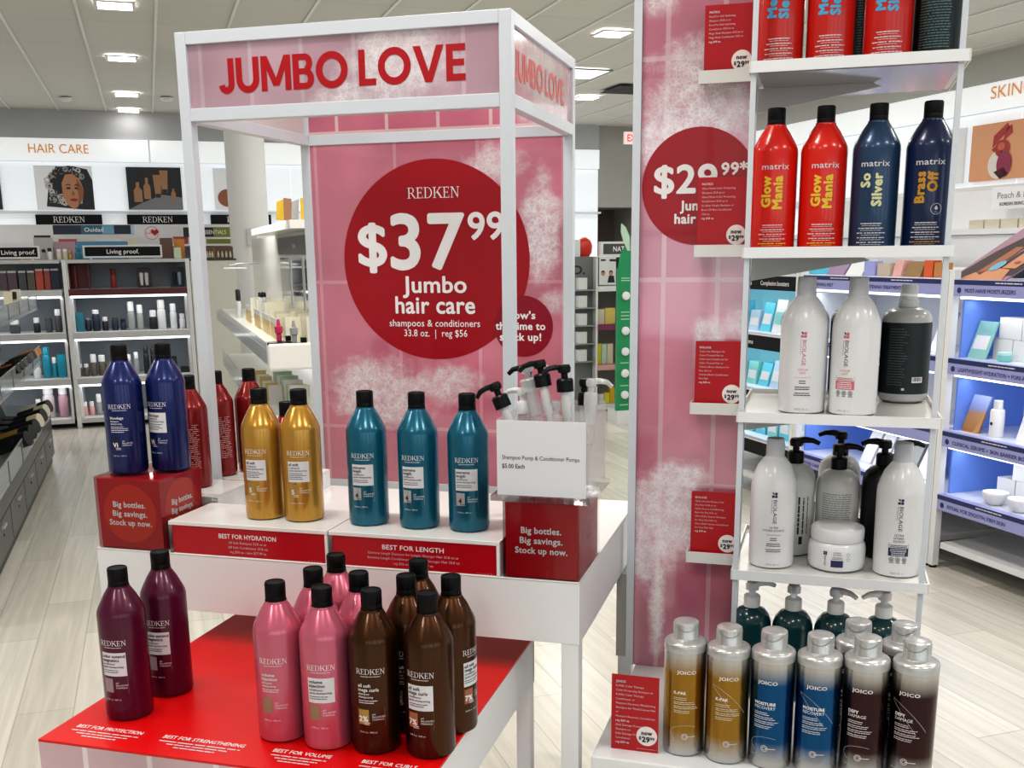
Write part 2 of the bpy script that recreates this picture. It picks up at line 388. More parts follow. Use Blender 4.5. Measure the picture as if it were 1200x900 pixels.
# passage beyond the far wall
w = MB(); w.box(6.78, 7.5, B0+1.0, B0+1.05, 0, 2.3, mat('passage_brown', (.16, .13, .10), .8)); w.box(6.70, 6.77, B0+.2, B0+1.05, 0, 2.3, WALLG); w.box(7.5, 7.57, B0+.2, B0+1.05, 0, 2.3, WALLG)
w.box(6.7, 7.57, B0+.2, B0+1.05, 2.174, 2.3, WALLG); struct(gr(w.build('door_1')))
A0 = 8.2
w = MB(); w.box(A0, A0+.2, -5, B0+.2, 0, CEIL, WALLW); struct(gr(w.build('wall_right')))
w = MB(); w.box(A0-.06, A0, -5, B0-.11, 3.10, CEIL, mat('soffit_warm', (.55, .55, .52), .7)); struct(gr(w.build('trim_6')))
w = MB(); w.box(A0-.10, A0-.061, -5, B0-.12, 2.83, 3.095, LITB); struct(gr(w.build('trim_7')))
w = MB()
for k in range(-4, 14): w.box(A0-.05, A0-.002, 1.18*k+.4, 1.18*k+1.57, 0, 2.82, LITW)
struct(gr(w.build('trim_8')))
w = MB(); w.box(A0-.14, A0-.051, -5, B0-.12, 2.02, 2.10, WALLW); struct(gr(w.build('trim_9')))
# shop front behind the shopper, with tall windows
w = MB(); ww = [(-6.2, -4.2), (-3.6, -1.6), (-1.0, 1.0), (1.6, 3.6), (4.2, 6.2)]; xs = [-7]+[q for p in ww for q in p]+[A0]
for i in range(0, len(xs), 2): w.box(xs[i], xs[i+1], -5.2, -5, 0, CEIL, WALLG)
for x0, x1 in ww: w.box(x0, x1, -5.2, -5, 0, .5, WALLG); w.box(x0, x1, -5.2, -5, 2.9, CEIL, WALLG)
struct(gr(w.build('wall_front')))
w = MB(); w.box(-7.2, -7, -5.2, B0+.2, 0, CEIL, WALLW); struct(gr(w.build('wall_left')))
DAY = mat('daylit_glass', (.8, .9, 1), .1, emit=1.5, ecol=(.88, .95, 1.0))
for i, (x0, x1) in enumerate(ww):
    w = MB(); w.box(x0, x1, -5.12, -5.09, .5, 2.9, DAY); o = struct(gr(w.build('window_%d' % (i+1))))
    f = MB(); 
    for z in (.5, 1.66, 2.86): f.box(x0, x1, -5.09, -5.0, z, z+.05, mat('window_frame_dark', (.05, .05, .05), .4))
    for x in (x0, (x0+x1)/2, x1-.05): f.box(x, x+.05, -5.08, -5.01, .5, 2.9, MATS['window_frame_dark'])
    f.build('window_frame', o)

# ------------------------------------------------------------------ ceiling fittings
LAMP = mat('downlight_diffuser', (1, 1, 1), .5, emit=9.0, ecol=(1, .97, .93))
def make_light():
    r = thing('ceiling_light', '', '')
    MB().box(-.125, .125, -.125, .125, -.012, -.006, LAMP).build('diffuser', r)
    m = MB()
    for a, b, c, d in ((-.15, .15, -.15, -.125), (-.15, .15, .125, .15), (-.15, -.125, -.125, .125), (.125, .15, -.125, .125)): m.box(a, b, c, d, -.014, -.002, GRID)
    m.build('trim_ring', r); return r
LP_ = Proto(make_light)
LIGHTS = [(-.09, 9.24, 'square ceiling light at the top edge of the photo, nearest of the left row'), (-.09, 11.6, 'square ceiling light second from the top of the left row'),
          (-.09, 14.1, 'square ceiling light third from the top of the left row'), (-.09, 15.6, 'square ceiling light in the left row closest to the far wall'),
          (4.06, 9.22, 'square ceiling light beside the top left corner of the pink pillar'), (5.38, 13.0, 'small far square ceiling light just right of the header frame')]
for a, b, l in LIGHTS: LP_.place(GR.w(a, b, CEIL-.013), GR.yaw, l, 'ceiling light', 'square ceiling lights')
w = thing('ceiling_troffer', 'long recessed ceiling light panel behind the header frame corner', 'ceiling light', GR.w(4.55, 11.3, CEIL-.013), GR.yaw)
MB().box(-.28, .28, -.28, .28, -.012, -.006, mat('dim_diffuser', (1, 1, 1), .5, emit=2.2)).build('diffuser', w)
m = MB()
for a, b, c, d in ((-.31, .31, -.31, -.28), (-.31, .31, .28, .31), (-.31, -.28, -.28, .28), (.28, .31, -.28, .28)): m.box(a, b, c, d, -.014, -.002, mat('troffer_frame', (.25, .25, .25), .5))
m.build('frame', w)
for a, b, l in ((-.80, 14.6, 'small white smoke detector on the ceiling at far left'), (.37, 14.3, 'small white smoke detector left of the white column')):
    m = MB(); m.lathe([(0, -.04), (.05, -.038), (.07, -.02), (.075, 0)], WHITE, 20); at(tag(m.build('smoke_detector'), l, 'smoke detector'), GR, a, b, CEIL-.013)
m = MB(); m.lathe([(0, -.02), (.055, -.018), (.075, -.006), (.085, 0)], mat('sensor_white', (.85, .85, .85), .4), 24)
at(tag(m.build('ceiling_speaker'), 'small round white ceiling fitting above the right shelves', 'ceiling fitting'), GR, 5.0, 5.9, CEIL-.013)
vent = thing('air_vent', 'dark slotted air vent in the ceiling left of the pink pillar', 'vent', GR.w(5.9, 12.2, CEIL-.013), GR.yaw)
m = MB(); m.box(-.55, .55, -.3, .3, -.02, -.012, mat('vent_dark', (.06, .06, .06), .6))
for k in range(7): m.box(-.53, .53, -.27+.08*k, -.255+.08*k, -.03, -.02, mat('vent_slat', (.16, .16, .16), .5))
m.build('slat_panel', vent)
# real lamps: the shop's rows of fittings, most of them above and behind the shopper
def lamp(a, b, e, size=.9, col=(1, .965, .92), z=CEIL-.05):
    d = bpy.data.lights.new('shop_light', 'AREA'); d.shape = 'SQUARE'; d.size = size; d.energy = e; d.color = col
    o = bpy.data.objects.new('shop_light', d); C.objects.link(o); at(o, GR, a, b, z)
for a in (-2.2, -.09, 2.0, 4.06):
    for b in (-.4, 1.9, 4.3): lamp(a, b, 24, .5)
for a in (-4.3, -2.2, 2.0, 4.06, 6.2):
    for b in (6.9, 10.4, 13.4): lamp(a, b, 20, .6)

# ------------------------------------------------------------------ white column
c = thing('column', 'round white column standing behind the left of the header frame', 'column', GR.w(1.05, 11.9), GR.yaw)
MB().lathe([(.205, 0), (.205, CEIL)], mat('column_white', (.72, .73, .72), .5), 48).build('shaft', c)
MB().lathe([(.205, CEIL-.05), (.235, CEIL-.03), (.235, CEIL-.001)], WHITE, 48).build('collar', c)
MB().box(-.05, .05, -.225, -.20, 1.6, 1.77, mat('switch_plate', (.5, .52, .52), .4)).build('switch_plate', c)
c['kind'] = 'structure'; del c['label'], c['category']; c.name = 'trim_10'

# ------------------------------------------------------------------ far wall signs and pictures
def sign_text(name, label, cat, t, fr, mf, col, u, h, w=None, bold=0.0):
    m = MB(); m.text(t, mf, col, 0, 0, h, w, bold=bold); return at(tag(m.build(name), label, cat), fr, 0, 0, 0)
ORANGE = mat('copper_letters', (.75, .32, .06), .35, emit=.15)
m = MB()
for t in ('HAIR CARE',): m.text(t, front(-1.01, B0-.112, 2.90), ORANGE, 0, 0, .115, .74)
gr(tag(m.build('wall_lettering'), 'copper HAIR CARE lettering on the lit white band', 'sign'))
m = MB(); m.text('SKINCARE', left(A0-.112, 9.0-.42, 2.995), ORANGE, 0, 0, .115, .90)
gr(tag(m.build('wall_lettering'), 'copper SKIN lettering high on the right white wall', 'sign'))
def brand_sign(a0, a1, label):
    r = thing('brand_sign', label, 'sign', GR.w((a0+a1)/2, B0-.2, 1.97), GR.yaw, 'black brand signs on the far wall'); hw = (a1-a0)/2
    m = MB(); m.box(-hw, hw, -.03, .14, -.08, .08, BLKSIGN); m.build('panel', r)
    m = MB(); m.serif('REDKEN', front(0, -.032, .015), PRINTW, 0, 0, .39); m.bars(front(0, -.032, -.058), 0, 0, .24, 1, .01, .012, PRINTS, 'c', .1); m.build('lettering', r)
brand_sign(-1.37, -.55, 'black sign with white lettering under the curly hair portrait')
brand_sign(-.23, .56, 'black sign with white lettering under the bottle picture')
brand_sign(.87, 1.69, 'black sign half hidden behind the white column')
SKIN1 = mat('portrait_skin', (.50, .24, .13), .6); SKIN2 = mat('portrait_skin_shade', (.30, .12, .06), .6); GREYH = mat('portrait_grey_hair', (.30, .30, .30), .6); DARKH = mat('portrait_dark_hair', (.03, .03, .035), .6)
def poster(label, bg, fr, a, b, z, hw, hh, side=False):
    r = thing('wall_picture', label, 'picture', fr.w(a, b, z), fr.yaw-(pi/2 if side else 0), 'pictures on the lit walls')
    MB().box(-hw, hw, -.01, .02, -hh, hh, bg).build('panel', r); return r
def curl(m, mf, x, y, r, col, turns=1.3, w=.02, ph=0.0):
    m.line(mf, [(x+(r*(1-.55*i/14))*cos(ph+turns*2*pi*i/14), y+(r*(1-.55*i/14))*sin(ph+turns*2*pi*i/14)) for i in range(15)], w, col)
p = poster('portrait of a woman with grey curly hair on the far wall', mat('picture_pale', (.75, .76, .78), .5, emit=.1), GR, -.985, B0-.09, 2.40, .36, .285)
m = MB(); f = front(0, -.012, 0); g = front(0, -.016, 0); h = front(0, -.018, 0)
m.flat(f, [(-.05, .27), (.12, .28), (.30, .24), (.355, .10), (.355, -.28), (.22, -.28), (-.24, -.24), (-.20, 0), (-.17, .16)], DARKH)
rr = random.Random(3)
for k in range(46):
    an = rr.uniform(.2, 1.75)*pi; x = .03+.22*cos(an)*rr.uniform(.8, 1.25); y = .03+.22*sin(an)*rr.uniform(.8, 1.1)
    curl(m, front(0, -.013-.00003*k, 0), max(-.30, min(.31, x)), max(-.24, min(.24, y)), rr.uniform(.03, .06), (GREYH, mat('portrait_light_hair', (.55, .55, .55), .6), DARKH)[k % 3], 1.2, .016, rr.uniform(0, 6))
m.flat(g, [(.02, .17), (.12, .18), (.20, .10), (.24, -.02), (.22, -.14), (.15, -.24), (.10, -.28), (.02, -.22), (-.03, -.1), (-.03, .06)], SKIN1)
m.flat(h, [(.16, .12), (.24, -.02), (.22, -.14), (.15, -.24), (.17, -.10), (.15, .02)], SKIN2)
m.oval(h, .05, -.005, .03, .014, DARKH, 14); m.oval(h, .15, -.005, .028, .013, DARKH, 14); m.flat(h, [(.10, -.02), (.125, -.09), (.08, -.095)], SKIN2)
m.oval(h, .105, -.155, .048, .02, mat('portrait_lips', (.30, .02, .04), .4), 16); m.line(h, [(.02, .035), (.05, .045), (.08, .03)], .012, DARKH); m.line(h, [(.125, .03), (.155, .045), (.185, .03)], .012, DARKH)
m.build('portrait', p)
p = poster('dark picture of bronze bottles and tubes on the far wall', mat('picture_dark', (.02, .022, .026), .5), GR, .16, B0-.09, 2.40, .355, .28)
m = MB(); m.flat(f, [(-.355, -.28), (.355, -.28), (.355, -.12), (.1, -.08), (-.2, -.2)], mat('picture_grey', (.22, .22, .23), .6)); BRZ = mat('picture_bronze', (.36, .19, .10), .4)
for x, y, wd, hg in ((-.22, -.18, .055, .26), (-.10, -.14, .045, .28), (.24, -.14, .03, .14)):
    m.flat(g, [(x-wd, y), (x+wd, y), (x+wd, y+hg*.6), (x+wd*.4, y+hg*.75), (x+wd*.4, y+hg), (x-wd*.4, y+hg), (x-wd*.4, y+hg*.75), (x-wd, y+hg*.6)], BRZ)
for x, y in ((.04, -.12), (.13, -.06)): m.flat(g, [(x-.035, y), (x+.035, y), (x+.055, y+.3), (x-.055, y+.3)], BRZ); m.flat(h, [(x-.03, y), (x+.03, y), (x+.034, y+.05), (x-.034, y+.05)], DARKH)
m.build('product_shot', p)
p = poster('pale picture of a dark haired head half hidden by the column', MATS['picture_pale'], GR, 1.30, B0-.09, 2.40, .355, .28)
m = MB(); m.flat(f, [(-.12, -.26), (.3, -.26), (.3, .24), (.02, .24), (-.08, .05)], DARKH); m.oval(g, -.18, -.12, .13, .12, SKIN2, 20); m.build('portrait', p)
p = poster('dark picture cut off by the left edge of the photo', MATS['picture_dark'], GR, -2.12, B0-.09, 2.40, .355, .28)
p = poster('peach picture of stacked red tube and jar high on the right wall', mat('picture_peach', (.66, .33, .18), .5, emit=.1), GR, A0-.09, 8.80, 2.43, .46, .275, True)
m = MB(); RT = mat('picture_red', (.42, .02, .02), .4); WH = mat('picture_white', (.8, .75, .7), .5)
m.flat(f, [(-.17, .02), (-.02, .10), (.0, .20), (.08, .24), (.10, .16), (.0, .10), (-.13, -.01)], RT); m.flat(f, [(-.16, .03), (-.15, .15), (.02, .26), (.06, .21)], RT)
m.oval(g, -.02, .02, .10, .085, RT, 24); m.oval(h, -.03, .04, .05, .04, mat('picture_pinkred', (.6, .12, .08), .4), 20)
m.oval(g, -.05, -.13, .15, .14, WH, 28); m.oval(h, .02, -.13, .10, .125, mat('picture_magenta', (.30, .02, .08), .4), 24); m.flat(h, [(-.11, -.20), (-.02, -.27), (.08, -.23), (.02, -.16)], DARKH); m.build('product_shot', p)
p = poster('pale portrait picture of a dark haired woman beside the navy bottle', MATS['picture_pale'], GR, A0-.09, 9.78, 2.43, .42, .275, True)
m = MB(); m.flat(f, [(-.2, -.27), (.12, -.27), (.2, -.05), (.14, .16), (-.05, .25), (-.2, .2)], DARKH); m.oval(g, -.02, -.02, .10, .14, SKIN1, 22); m.flat(g, [(-.2, -.27), (.28, -.27), (.1, -.13), (-.08, -.13)], SKIN1); m.build('portrait', p)
e = thing('exit_sign', 'small red and white exit sign hanging by the pink pillar', 'sign', GR.w(7.27, B0-.25, 3.2), GR.yaw)
MB().box(-.16, .16, -.03, .03, -.09, .09, mat('exit_white', (.9, .75, .72), .5, emit=.5)).build('housing', e)
m = MB(); m.text('EXIT', front(0, -.032, 0), mat('exit_red', (.8, .03, .03), .5, emit=1.0), 0, 0, .10, .24, bold=.02); m.build('lettering', e)
m = MB(); m.box(-.01, .01, -.01, .01, .09, CEIL-3.2-.015, STEEL); m.build('stem', e)

# ================================================================== haircare table with header frame
def rk(o, a=0, b=0, z=0, rz=0): return at(o, RK, a, b, z, rz)
PK1, PK2, MORT = (.66, .21, .29), (.58, .17, .25), (.74, .44, .48)
t = thing('display_table', 'white promotional table carrying the upper row of jumbo bottles', 'table', RK.w(0, 0, 0), RK.yaw)
TW, TD, TZ = 1.0225, .66, .911
MB().box(-TW, 0, 0, TD, TZ-.004, TZ, WGLOSS).build('table_top', t, bevel=.0015)
m = MB(); m.box(-TW, 0, 0, .012, TZ-.121, TZ-.0042, WHITE); m.box(-TW, 0, TD-.012, TD, TZ-.121, TZ-.0042, WHITE); m.box(-TW, -TW+.012, .0122, TD-.0122, TZ-.121, TZ-.0042, WHITE); m.box(-.012, 0, .0122, TD-.0122, TZ-.121, TZ-.0042, WHITE)
m.build('apron', t)
for x0 in (-TW+.001, -.0345):
    for y0 in (.001, TD-.035): MB().box(x0, x0+.0335, y0, y0+.0335, 0, TZ-.1215, WHITE).build('leg', t, bevel=.0015)

s = thing('step_table', 'lower white step table with bright red top in front of the white table', 'table', RK.w(0, 0, 0), RK.yaw)
SA, SB, SF, SR, SZ = -.808, -.135, -.469, .19, .7265
m = MB(); m.box(SA, SB, SF, SR, SZ-.004, SZ, REDTOP)
f = top(0, 0, SZ+.0004)
for txt, a, w_ in (('BEST FOR PROTECTION', -.714, .125), ('BEST FOR STRENGTHENING', -.537, .148), ('BEST FOR VOLUME', -.361, .100), ('BEST FOR CURLS', -.213, .090)):
    m.text(txt, f, PRINTW, a, -.409, .0105, w_, bold=.02)
    for k in range(3): m.bars(f, a, -.424-.0085*k, w_*(1.05, .8, .55)[k], 1, .01, .0032, PRINTS, 'c', .1)
m.build('red_top', s)
m = MB(); e = .012; z0, z1 = SZ-.10, SZ-.0042
m.box(SB-e, SB, SF+e, SR, z0, SZ-.0042, WHITE); m.box(SA, SA+e, SF+e, SR, z0, SZ-.0042, WHITE); m.box(SA, SB, SR-e, SR, z0, SZ-.0043, WHITE)
m.build('apron', s)
MB().box(SA, SB, SF, SF+e, z0, SZ-.0042, tiles_foam('pale_tile_print', .12, .3, .0, 0.0, [], (.62, .42, .46), (.55, .34, .39), (.78, .66, .68), rough=.1)).build('front_print', s)
for x0, y0 in ((SA+.001, SF+.013), (SB-.031, SF+.013), (SA+.001, SR-.031), (SB-.031, SR-.031)): MB().box(x0, x0+.03, y0, y0+.03, 0, z0-.0005, WHITE).build('leg', s, bevel=.0015)
MB().box(SA+.02, SB-.02, SF+.05, SR-.05, .18, .20, WHITE).build('lower_shelf', s)

# header frame
h = thing('header_frame', 'tall white square tube frame with pink header sign and price panel', 'display frame', RK.w(0, 0, 0), RK.yaw)
AL, AR, BF, BB, HZ, HB = -1.0322, -.2426, .4486, 1.0796, 1.991, 1.799
FR = mat('frame_white', (.62, .655, .70), .3)
e = .027
for a, b, zb in ((AL, BF, TZ+.0005), (AR-e, BF, TZ+.0005), (AL, BB-e, 0), (AR-e, BB-e, 0)): MB().box(a, a+e, b, b+e, zb, HZ, FR).build('post', h, bevel=.0015)
def rail(a0, a1, b0, b1, z0, z1): MB().box(a0, a1, b0, b1, z0, z1, FR).build('rail', h, bevel=.0012)
for z in (HZ-e, HB):
    zz = z+.028 if z == HB else HZ
    rail(AL+e, AR-e, BF, BF+e, z, zz); rail(AL+e, AR-e, BB-e, BB, z, zz); rail(AL, AL+e, BF+e, BB-e, z, zz); rail(AR-e, AR, BF+e, BB-e, z, zz)
rail(AL+e, AR-e, BB-e, BB, .812, .838)
HEAD = tiles_foam('header_print', .125, .60, .10, .40, [(-.50, 1.90, .17, .12, .78), (-.62, 1.84, .12, .06, .6)], (.46, .29, .345), (.50, .33, .39), (.54, .40, .45), rough=.16, bub=95)
HEADS = tiles_foam('header_side_print', .25, .22, .0, -.02, [(.80, 1.9, .35, .12, .75)], (.66, .34, .40), (.7, .4, .46), (.75, .5, .54), rough=.12, axes='YZ', bub=95)
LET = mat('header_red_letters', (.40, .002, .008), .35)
m = MB(); m.box(AL+e, AR-e, BF+.008, BF+.014, HB+.028, HZ-e, HEAD); o = m.build('header_panel', h)
m = MB(); m.heavy('JUMBO LOVE', front(-.6385, BF+.0072, 1.8935), LET, 0, 0, .074, .586); m.build('lettering', o)
m = MB(); m.box(AR-.014, AR-.008, BF+e, BB-e, HB+.028, HZ-e, HEADS); o = m.build('header_panel', h)
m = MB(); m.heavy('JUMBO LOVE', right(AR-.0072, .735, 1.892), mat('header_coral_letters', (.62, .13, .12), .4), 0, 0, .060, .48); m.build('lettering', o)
MB().box(AL+.008, AL+.014, BF+e, BB-e, HB+.028, HZ-e, mat('header_inside', (.62, .55, .54), .4)).build('header_panel', h)
BACKP = tiles_foam('price_panel_print', .24, .42, .03, -.16,
    [(-.33, 1.56, .07, .17, .95), (-.47, 1.73, .12, .07, .8), (-.82, 1.10, .19, .13, .9), (-.62, 1.13, .16, .08, .75), (-.30, 1.36, .05, .06, .6)], (.60, .19, .26), (.55, .16, .23), (.66, .30, .36), rough=.09, bub=60)
BACKH = tiles_foam('back_header_print', .15, .10, .02, -.03, [(-.36, 1.86, .08, .06, .6)], (.60, .16, .24), (.55, .14, .22), (.72, .5, .5), rough=.2)
MB().box(AL+e, AR-e, BB-.022, BB-.016, HB+.028, HZ-e, BACKH).build('header_panel', h)
pb = BB-.022
o = MB().box(AL+e, AR-e, pb, pb+.006, .838, HB, BACKP).build('price_panel', h)
m = MB(); f = front(0, pb-.0006, 0); g = front(0, pb-.0012, 0)
m.oval(f, -.639, 1.478, .275, .275, REDSIGN, 96); m.oval(g, -.383, 1.298, .084, .084, mat('dark_red_sign_face', (.27, .003, .02), .22, coat=.3), 64)
q = front(0, pb-.0018, 0)
m.serif('REDKEN', q, PRINTW, -.639, 1.663, .152)
m.text('$', q, PRINTW, -.825, 1.524, .112, .080, bold=.024); m.text('37', q, PRINTW, -.66, 1.531, .144, .212, bold=.024); m.text('99', q, PRINTW, -.488, 1.571, .070, .100, bold=.022)
m.text('Jumbo', q, PRINTW, -.642, 1.413, .044, .188, bold=.022); m.text('hair care', q, PRINTW, -.642, 1.356, .046, .236, bold=.022)
m.text('shampoos & conditioners', q, PRINTW, -.645, 1.305, .019, .272, bold=.008); m.text('33.8 oz.  |  reg $56', q, PRINTW, -.642, 1.277, .019, .190, bold=.008)
for tt, z, w_ in (("Now's", 1.329, .085), ('the time to', 1.299, .142), ('stock up!', 1.269, .118)): m.text(tt, q, PRINTW, -.392, z, .020, w_, bold=.03)
m.build('price_print', o)

# acrylic risers and red cubes on the table
REDIN = mat('red_insert', (.44, .004, .014), .3)
def riser(label, a0, a1, title, lines):
    r = thing('acrylic_riser', label, 'riser', RK.w(a0, 0, TZ+.0005), RK.yaw); W = a1-a0
    MB().box(0, W, 0, .163, .058, .066, WGLOSS).build('top', r, bevel=.001)
    for x in (0, W-.006): MB().box(x, x+.006, .0, .163, 0, .0578, CLEAR if x == 0 else WHITE).build('side', r)
    m = MB(); m.box(.0062, W-.0062, .003, .007, 0, .0572, REDIN); f = front(W/2, .0025, 0); m.text(title, f, PRINTW, 0, .041, .009, W*.36, bold=.02)
    for k, l in enumerate(lines): m.text(l, f, PRINTS, 0, .0285-.0095*k, .0048, min(W*.62, .0031*len(l)), bold=.0)
    m.text('.....', front(W-.03, .0025, .004), PRINTS, 0, 0, .004, .03); m.build('front_sign', r)
riser('white topped riser with BEST FOR HYDRATION strip under the gold bottles', -.848, -.498, 'BEST FOR HYDRATION', ['All Soft Shampoo 33.8 oz or', 'All Soft Conditioner 33.8 oz', 'reg $56 ea - now $37.99 ea'])
riser('white topped riser with BEST FOR LENGTH strip under the teal bottles', -.4955, -.151, 'BEST FOR LENGTH', ['Extreme Length Shampoo for Longer, Stronger Hair 33.8 oz or', 'Extreme Length Conditioner for Longer, Stronger Hair 33.8 oz', 'reg $56 ea - now $37.99 ea'])
for lbl, a0, a1, b0, b1, zz in (('plain white riser behind the blue bottles in front of the left post', -1.018, -.90, .285, .43, .966), ('plain white riser holding the red bottles behind the left post', -1.09, -.80, .485, .656, .955)):
    r = thing('acrylic_riser', lbl, 'riser', RK.w(a0, b0, TZ+.0005), RK.yaw); H = zz-TZ-.0005
    MB().box(0, a1-a0, 0, b1-b0, H-.008, H, WGLOSS).build('top', r)
    for x in (.071 if 'left post' in lbl and 'holding' in lbl else 0, a1-a0-.006): MB().box(x, x+.006, 0, b1-b0, 0, H-.0082, WHITE).build('side', r)
def cube(label, a0, a1, dep, ht, glow):
    W = a1-a0; r = thing('promo_cube', label, 'display cube', RK.w(a0, 0, TZ+.0005), RK.yaw); k = .004
    m = MB(); m.box(k, W-k, k, dep-k, .001, ht-k, REDIN); f = front(W/2, k-.0006, 0); g = front(W/2, k-.0012, 0); f2 = right(W-k+.0006, dep/2, 0); g2 = right(W-k+.0012, dep/2, 0)
    if glow:
        OR = mat('orange_red_print', (.60, .030, .012), .3)
        m.oval(f, 0, ht*.5, W*.40, W*.40, OR, 48); m.oval(f2, 0, ht*.52, dep*.38, dep*.38, OR, 48)
    for i, tx in enumerate(('Big bottles.', 'Big savings.', 'Stock up now.')):
        m.text(tx, g, PRINTW, 0, ht*.5+.0185-.019*i, .0115, (.075, .080, .098)[i], bold=.03); m.text(tx, g2, PRINTW if glow else mat('faint_side_print', (.55, .18, .18), .5), 0, ht*.5+.0185-.019*i, .0115, (.075, .080, .098)[i], bold=.03)
    m.build('red_insert', r)
    m = MB(); m.box(0, W, 0, dep, 0, ht, COVER); m.build('acrylic_cover', r); return r
cube('red acrylic cube with slogan at the left end under the blue bottles', -1.014, -.861, .16, .1500, True)
cube('red acrylic cube with slogan at the right end under the pump holder', -.144, -.001, .20, .1455, False)

# pump holder
hz = TZ+.0005+.1455
p = thing('pump_holder', 'clear acrylic holder with white price sheet full of loose pumps', 'holder', RK.w(-.165, -.008, hz+.0005), RK.yaw)
MB().box(0, .185, 0, .20, 0, .010, CLEAR).build('base_plate', p)
HOLD = frosted('holder_clear', (.78, .79, .80), .22, .12)
m = MB(); x0, x1, y0, y1, z1, k = .012, .178, .012, .188, .150, .003
m.box(x0, x1, y0, y0+k, .0105, z1-.015, HOLD); m.box(x0, x1, y1-k, y1, .0105, z1+.012, HOLD); m.box(x0, x0+k, y0+k, y1-k, .0105, z1, HOLD); m.box(x1-k, x1, y0+k, y1-k, .0105, z1+.005, HOLD)
m.build('box_walls', p)
m = MB(); m.box(.012, .176, .006, .0085, .0108, .148, mat('paper_white', (.74, .75, .78), .5)); f = front(0, .0055, 0)
m.text('Shampoo Pump & Conditioner Pumps', f, PRINTD, .022, .081, .0075, .143, 'l', bold=.0); m.text('$5.00 Each', f, PRINTD, .022, .065, .0078, .042, 'l', bold=.01)
m.build('paper_sign', p)
PUMPW = mat('pump_white_plastic', (.72, .72, .72), .35); PUMPC = frosted('pump_clear_plastic', (.75, .76, .76), .45, .15); PUMPP = frosted('pump_pink_sleeve', (.70, .30, .36), .7)
def pump(label, p0, p1, head, tube, nz, hs=1.0, big=False):
    P0 = Vector(RK.w(p0[0], p0[1], p0[2])); P1 = Vector(RK.w(p1[0], p1[1], p1[2])); d = P1-P0; L = d.length
    r = thing('lotion_pump', label, 'pump', P0); r.rotation_mode = 'QUATERNION'
    q = Vector((0, 0, 1)).rotation_difference(d.normalized()); r.rotation_quaternion = q @ Matrix.Rotation(nz, 3, 'Z').to_quaternion()
    R = .0115 if big else .0085
    m = MB(); m.lathe([(0, 0), (.003, .001), (.003, L*.42), (R*.8, L*.44), (R*.8, L*.62), (R, L*.63), (R, L-.03)], tube, 18); m.build('dip_tube', r)
    m = MB(); z = L-.034
    m.lathe([(0, z), (.0155*hs, z+.001), (.0155*hs, z+.022), (.013*hs, z+.025), (.006, z+.026), (.006, z+.034), (.011*hs, z+.036), (.0125*hs, z+.044), (.010*hs, z+.050), (0, z+.051)], head, 20)
    m.tube([(0, 0, z+.044), (.016, 0, z+.046), (.030, 0, z+.044), (.040, 0, z+.036)], [.006, .0055, .005, .0042], head, 8); m.build('pump_head', r); return r
hb = hz+.0115
pump('loose black pump with white tube leaning furthest left in the holder', (-.090, .055, hb), (-.168, .055, hb+.182), BLACK, PUMPW, pi*.96)
pump('loose black nozzled pump standing behind the clear headed one', (-.112, .13, hb), (-.130, .14, hb+.205), BLACK, PUMPC, pi*.9, .7)
pump('large clear and white pump head left of the upper black pumps', (-.072, .10, hb), (-.122, .10, hb+.210), PUMPC, PUMPC, -.15, 1.15, True)
pump('loose black pump with white tube at the centre of the holder', (-.045, .06, hb), (-.090, .075, hb+.222), BLACK, PUMPW, 3.0)
pump('loose upright black pump right of the centre one', (-.030, .065, hb), (-.044, .07, hb+.215), BLACK, PUMPW, 3.3)
pump('loose black pump leaning behind at the back right of the holder', (-.020, .14, hb), (-.024, .15, hb+.18), BLACK, PUMPC, .9, .8)
pump('loose clear capped pump at the right end of the holder', (-.006, .10, hb), (-.003, .115, hb+.185), PUMPC, PUMPC, .2, .85, True)
pump('loose pump with pink sleeve low in the middle of the holder', (-.062, .10, hb), (-.070, .115, hb+.14), PUMPC, PUMPP, 1.4, .7)
pump('loose white pump with grey head at the back of the holder', (-.125, .10, hb), (-.135, .115, hb+.165), PUMPW, PUMPC, 2.6, .8)

# ------------------------------------------------------------------ conical shouldered litre bottles
def pearl(name, c, rough=.26, metal=.35): return mat(name, c, rough, metal, coat=.25)
SILV = mat('silver_print', (.55, .55, .56), .3, metal=.6); GOLDP = mat('gold_print', (.45, .30, .08), .35, metal=.5)
PATCH = mat('white_label', (.68, .68, .70), .45)
BR, BH = .0395, .262
def cone_bottle_body(R, H, m):
    return [(0, .003), (R-.006, .0), (R-.0015, .002), (R, .007), (R, .695*H), (R-.0008, .718*H), (R-.0035, .745*H), (R*.66, .822*H), (R*.47, .868*H), (R*.44, .876*H), (R*.44, .885*H)]
def ribbed_cap(mb, r, z0, z1, m):
    mb.lathe([(r*.96, z0), (r, z0+.001), (r, z0+.010), (r*.985, z0+.0105), (r*.985, z0+.0115), (r, z0+.012), (r, z1-.0025), (r*.93, z1), (r*.80, z1), (r*.78, z1-.0012), (0, z1-.0012)], m, 28)
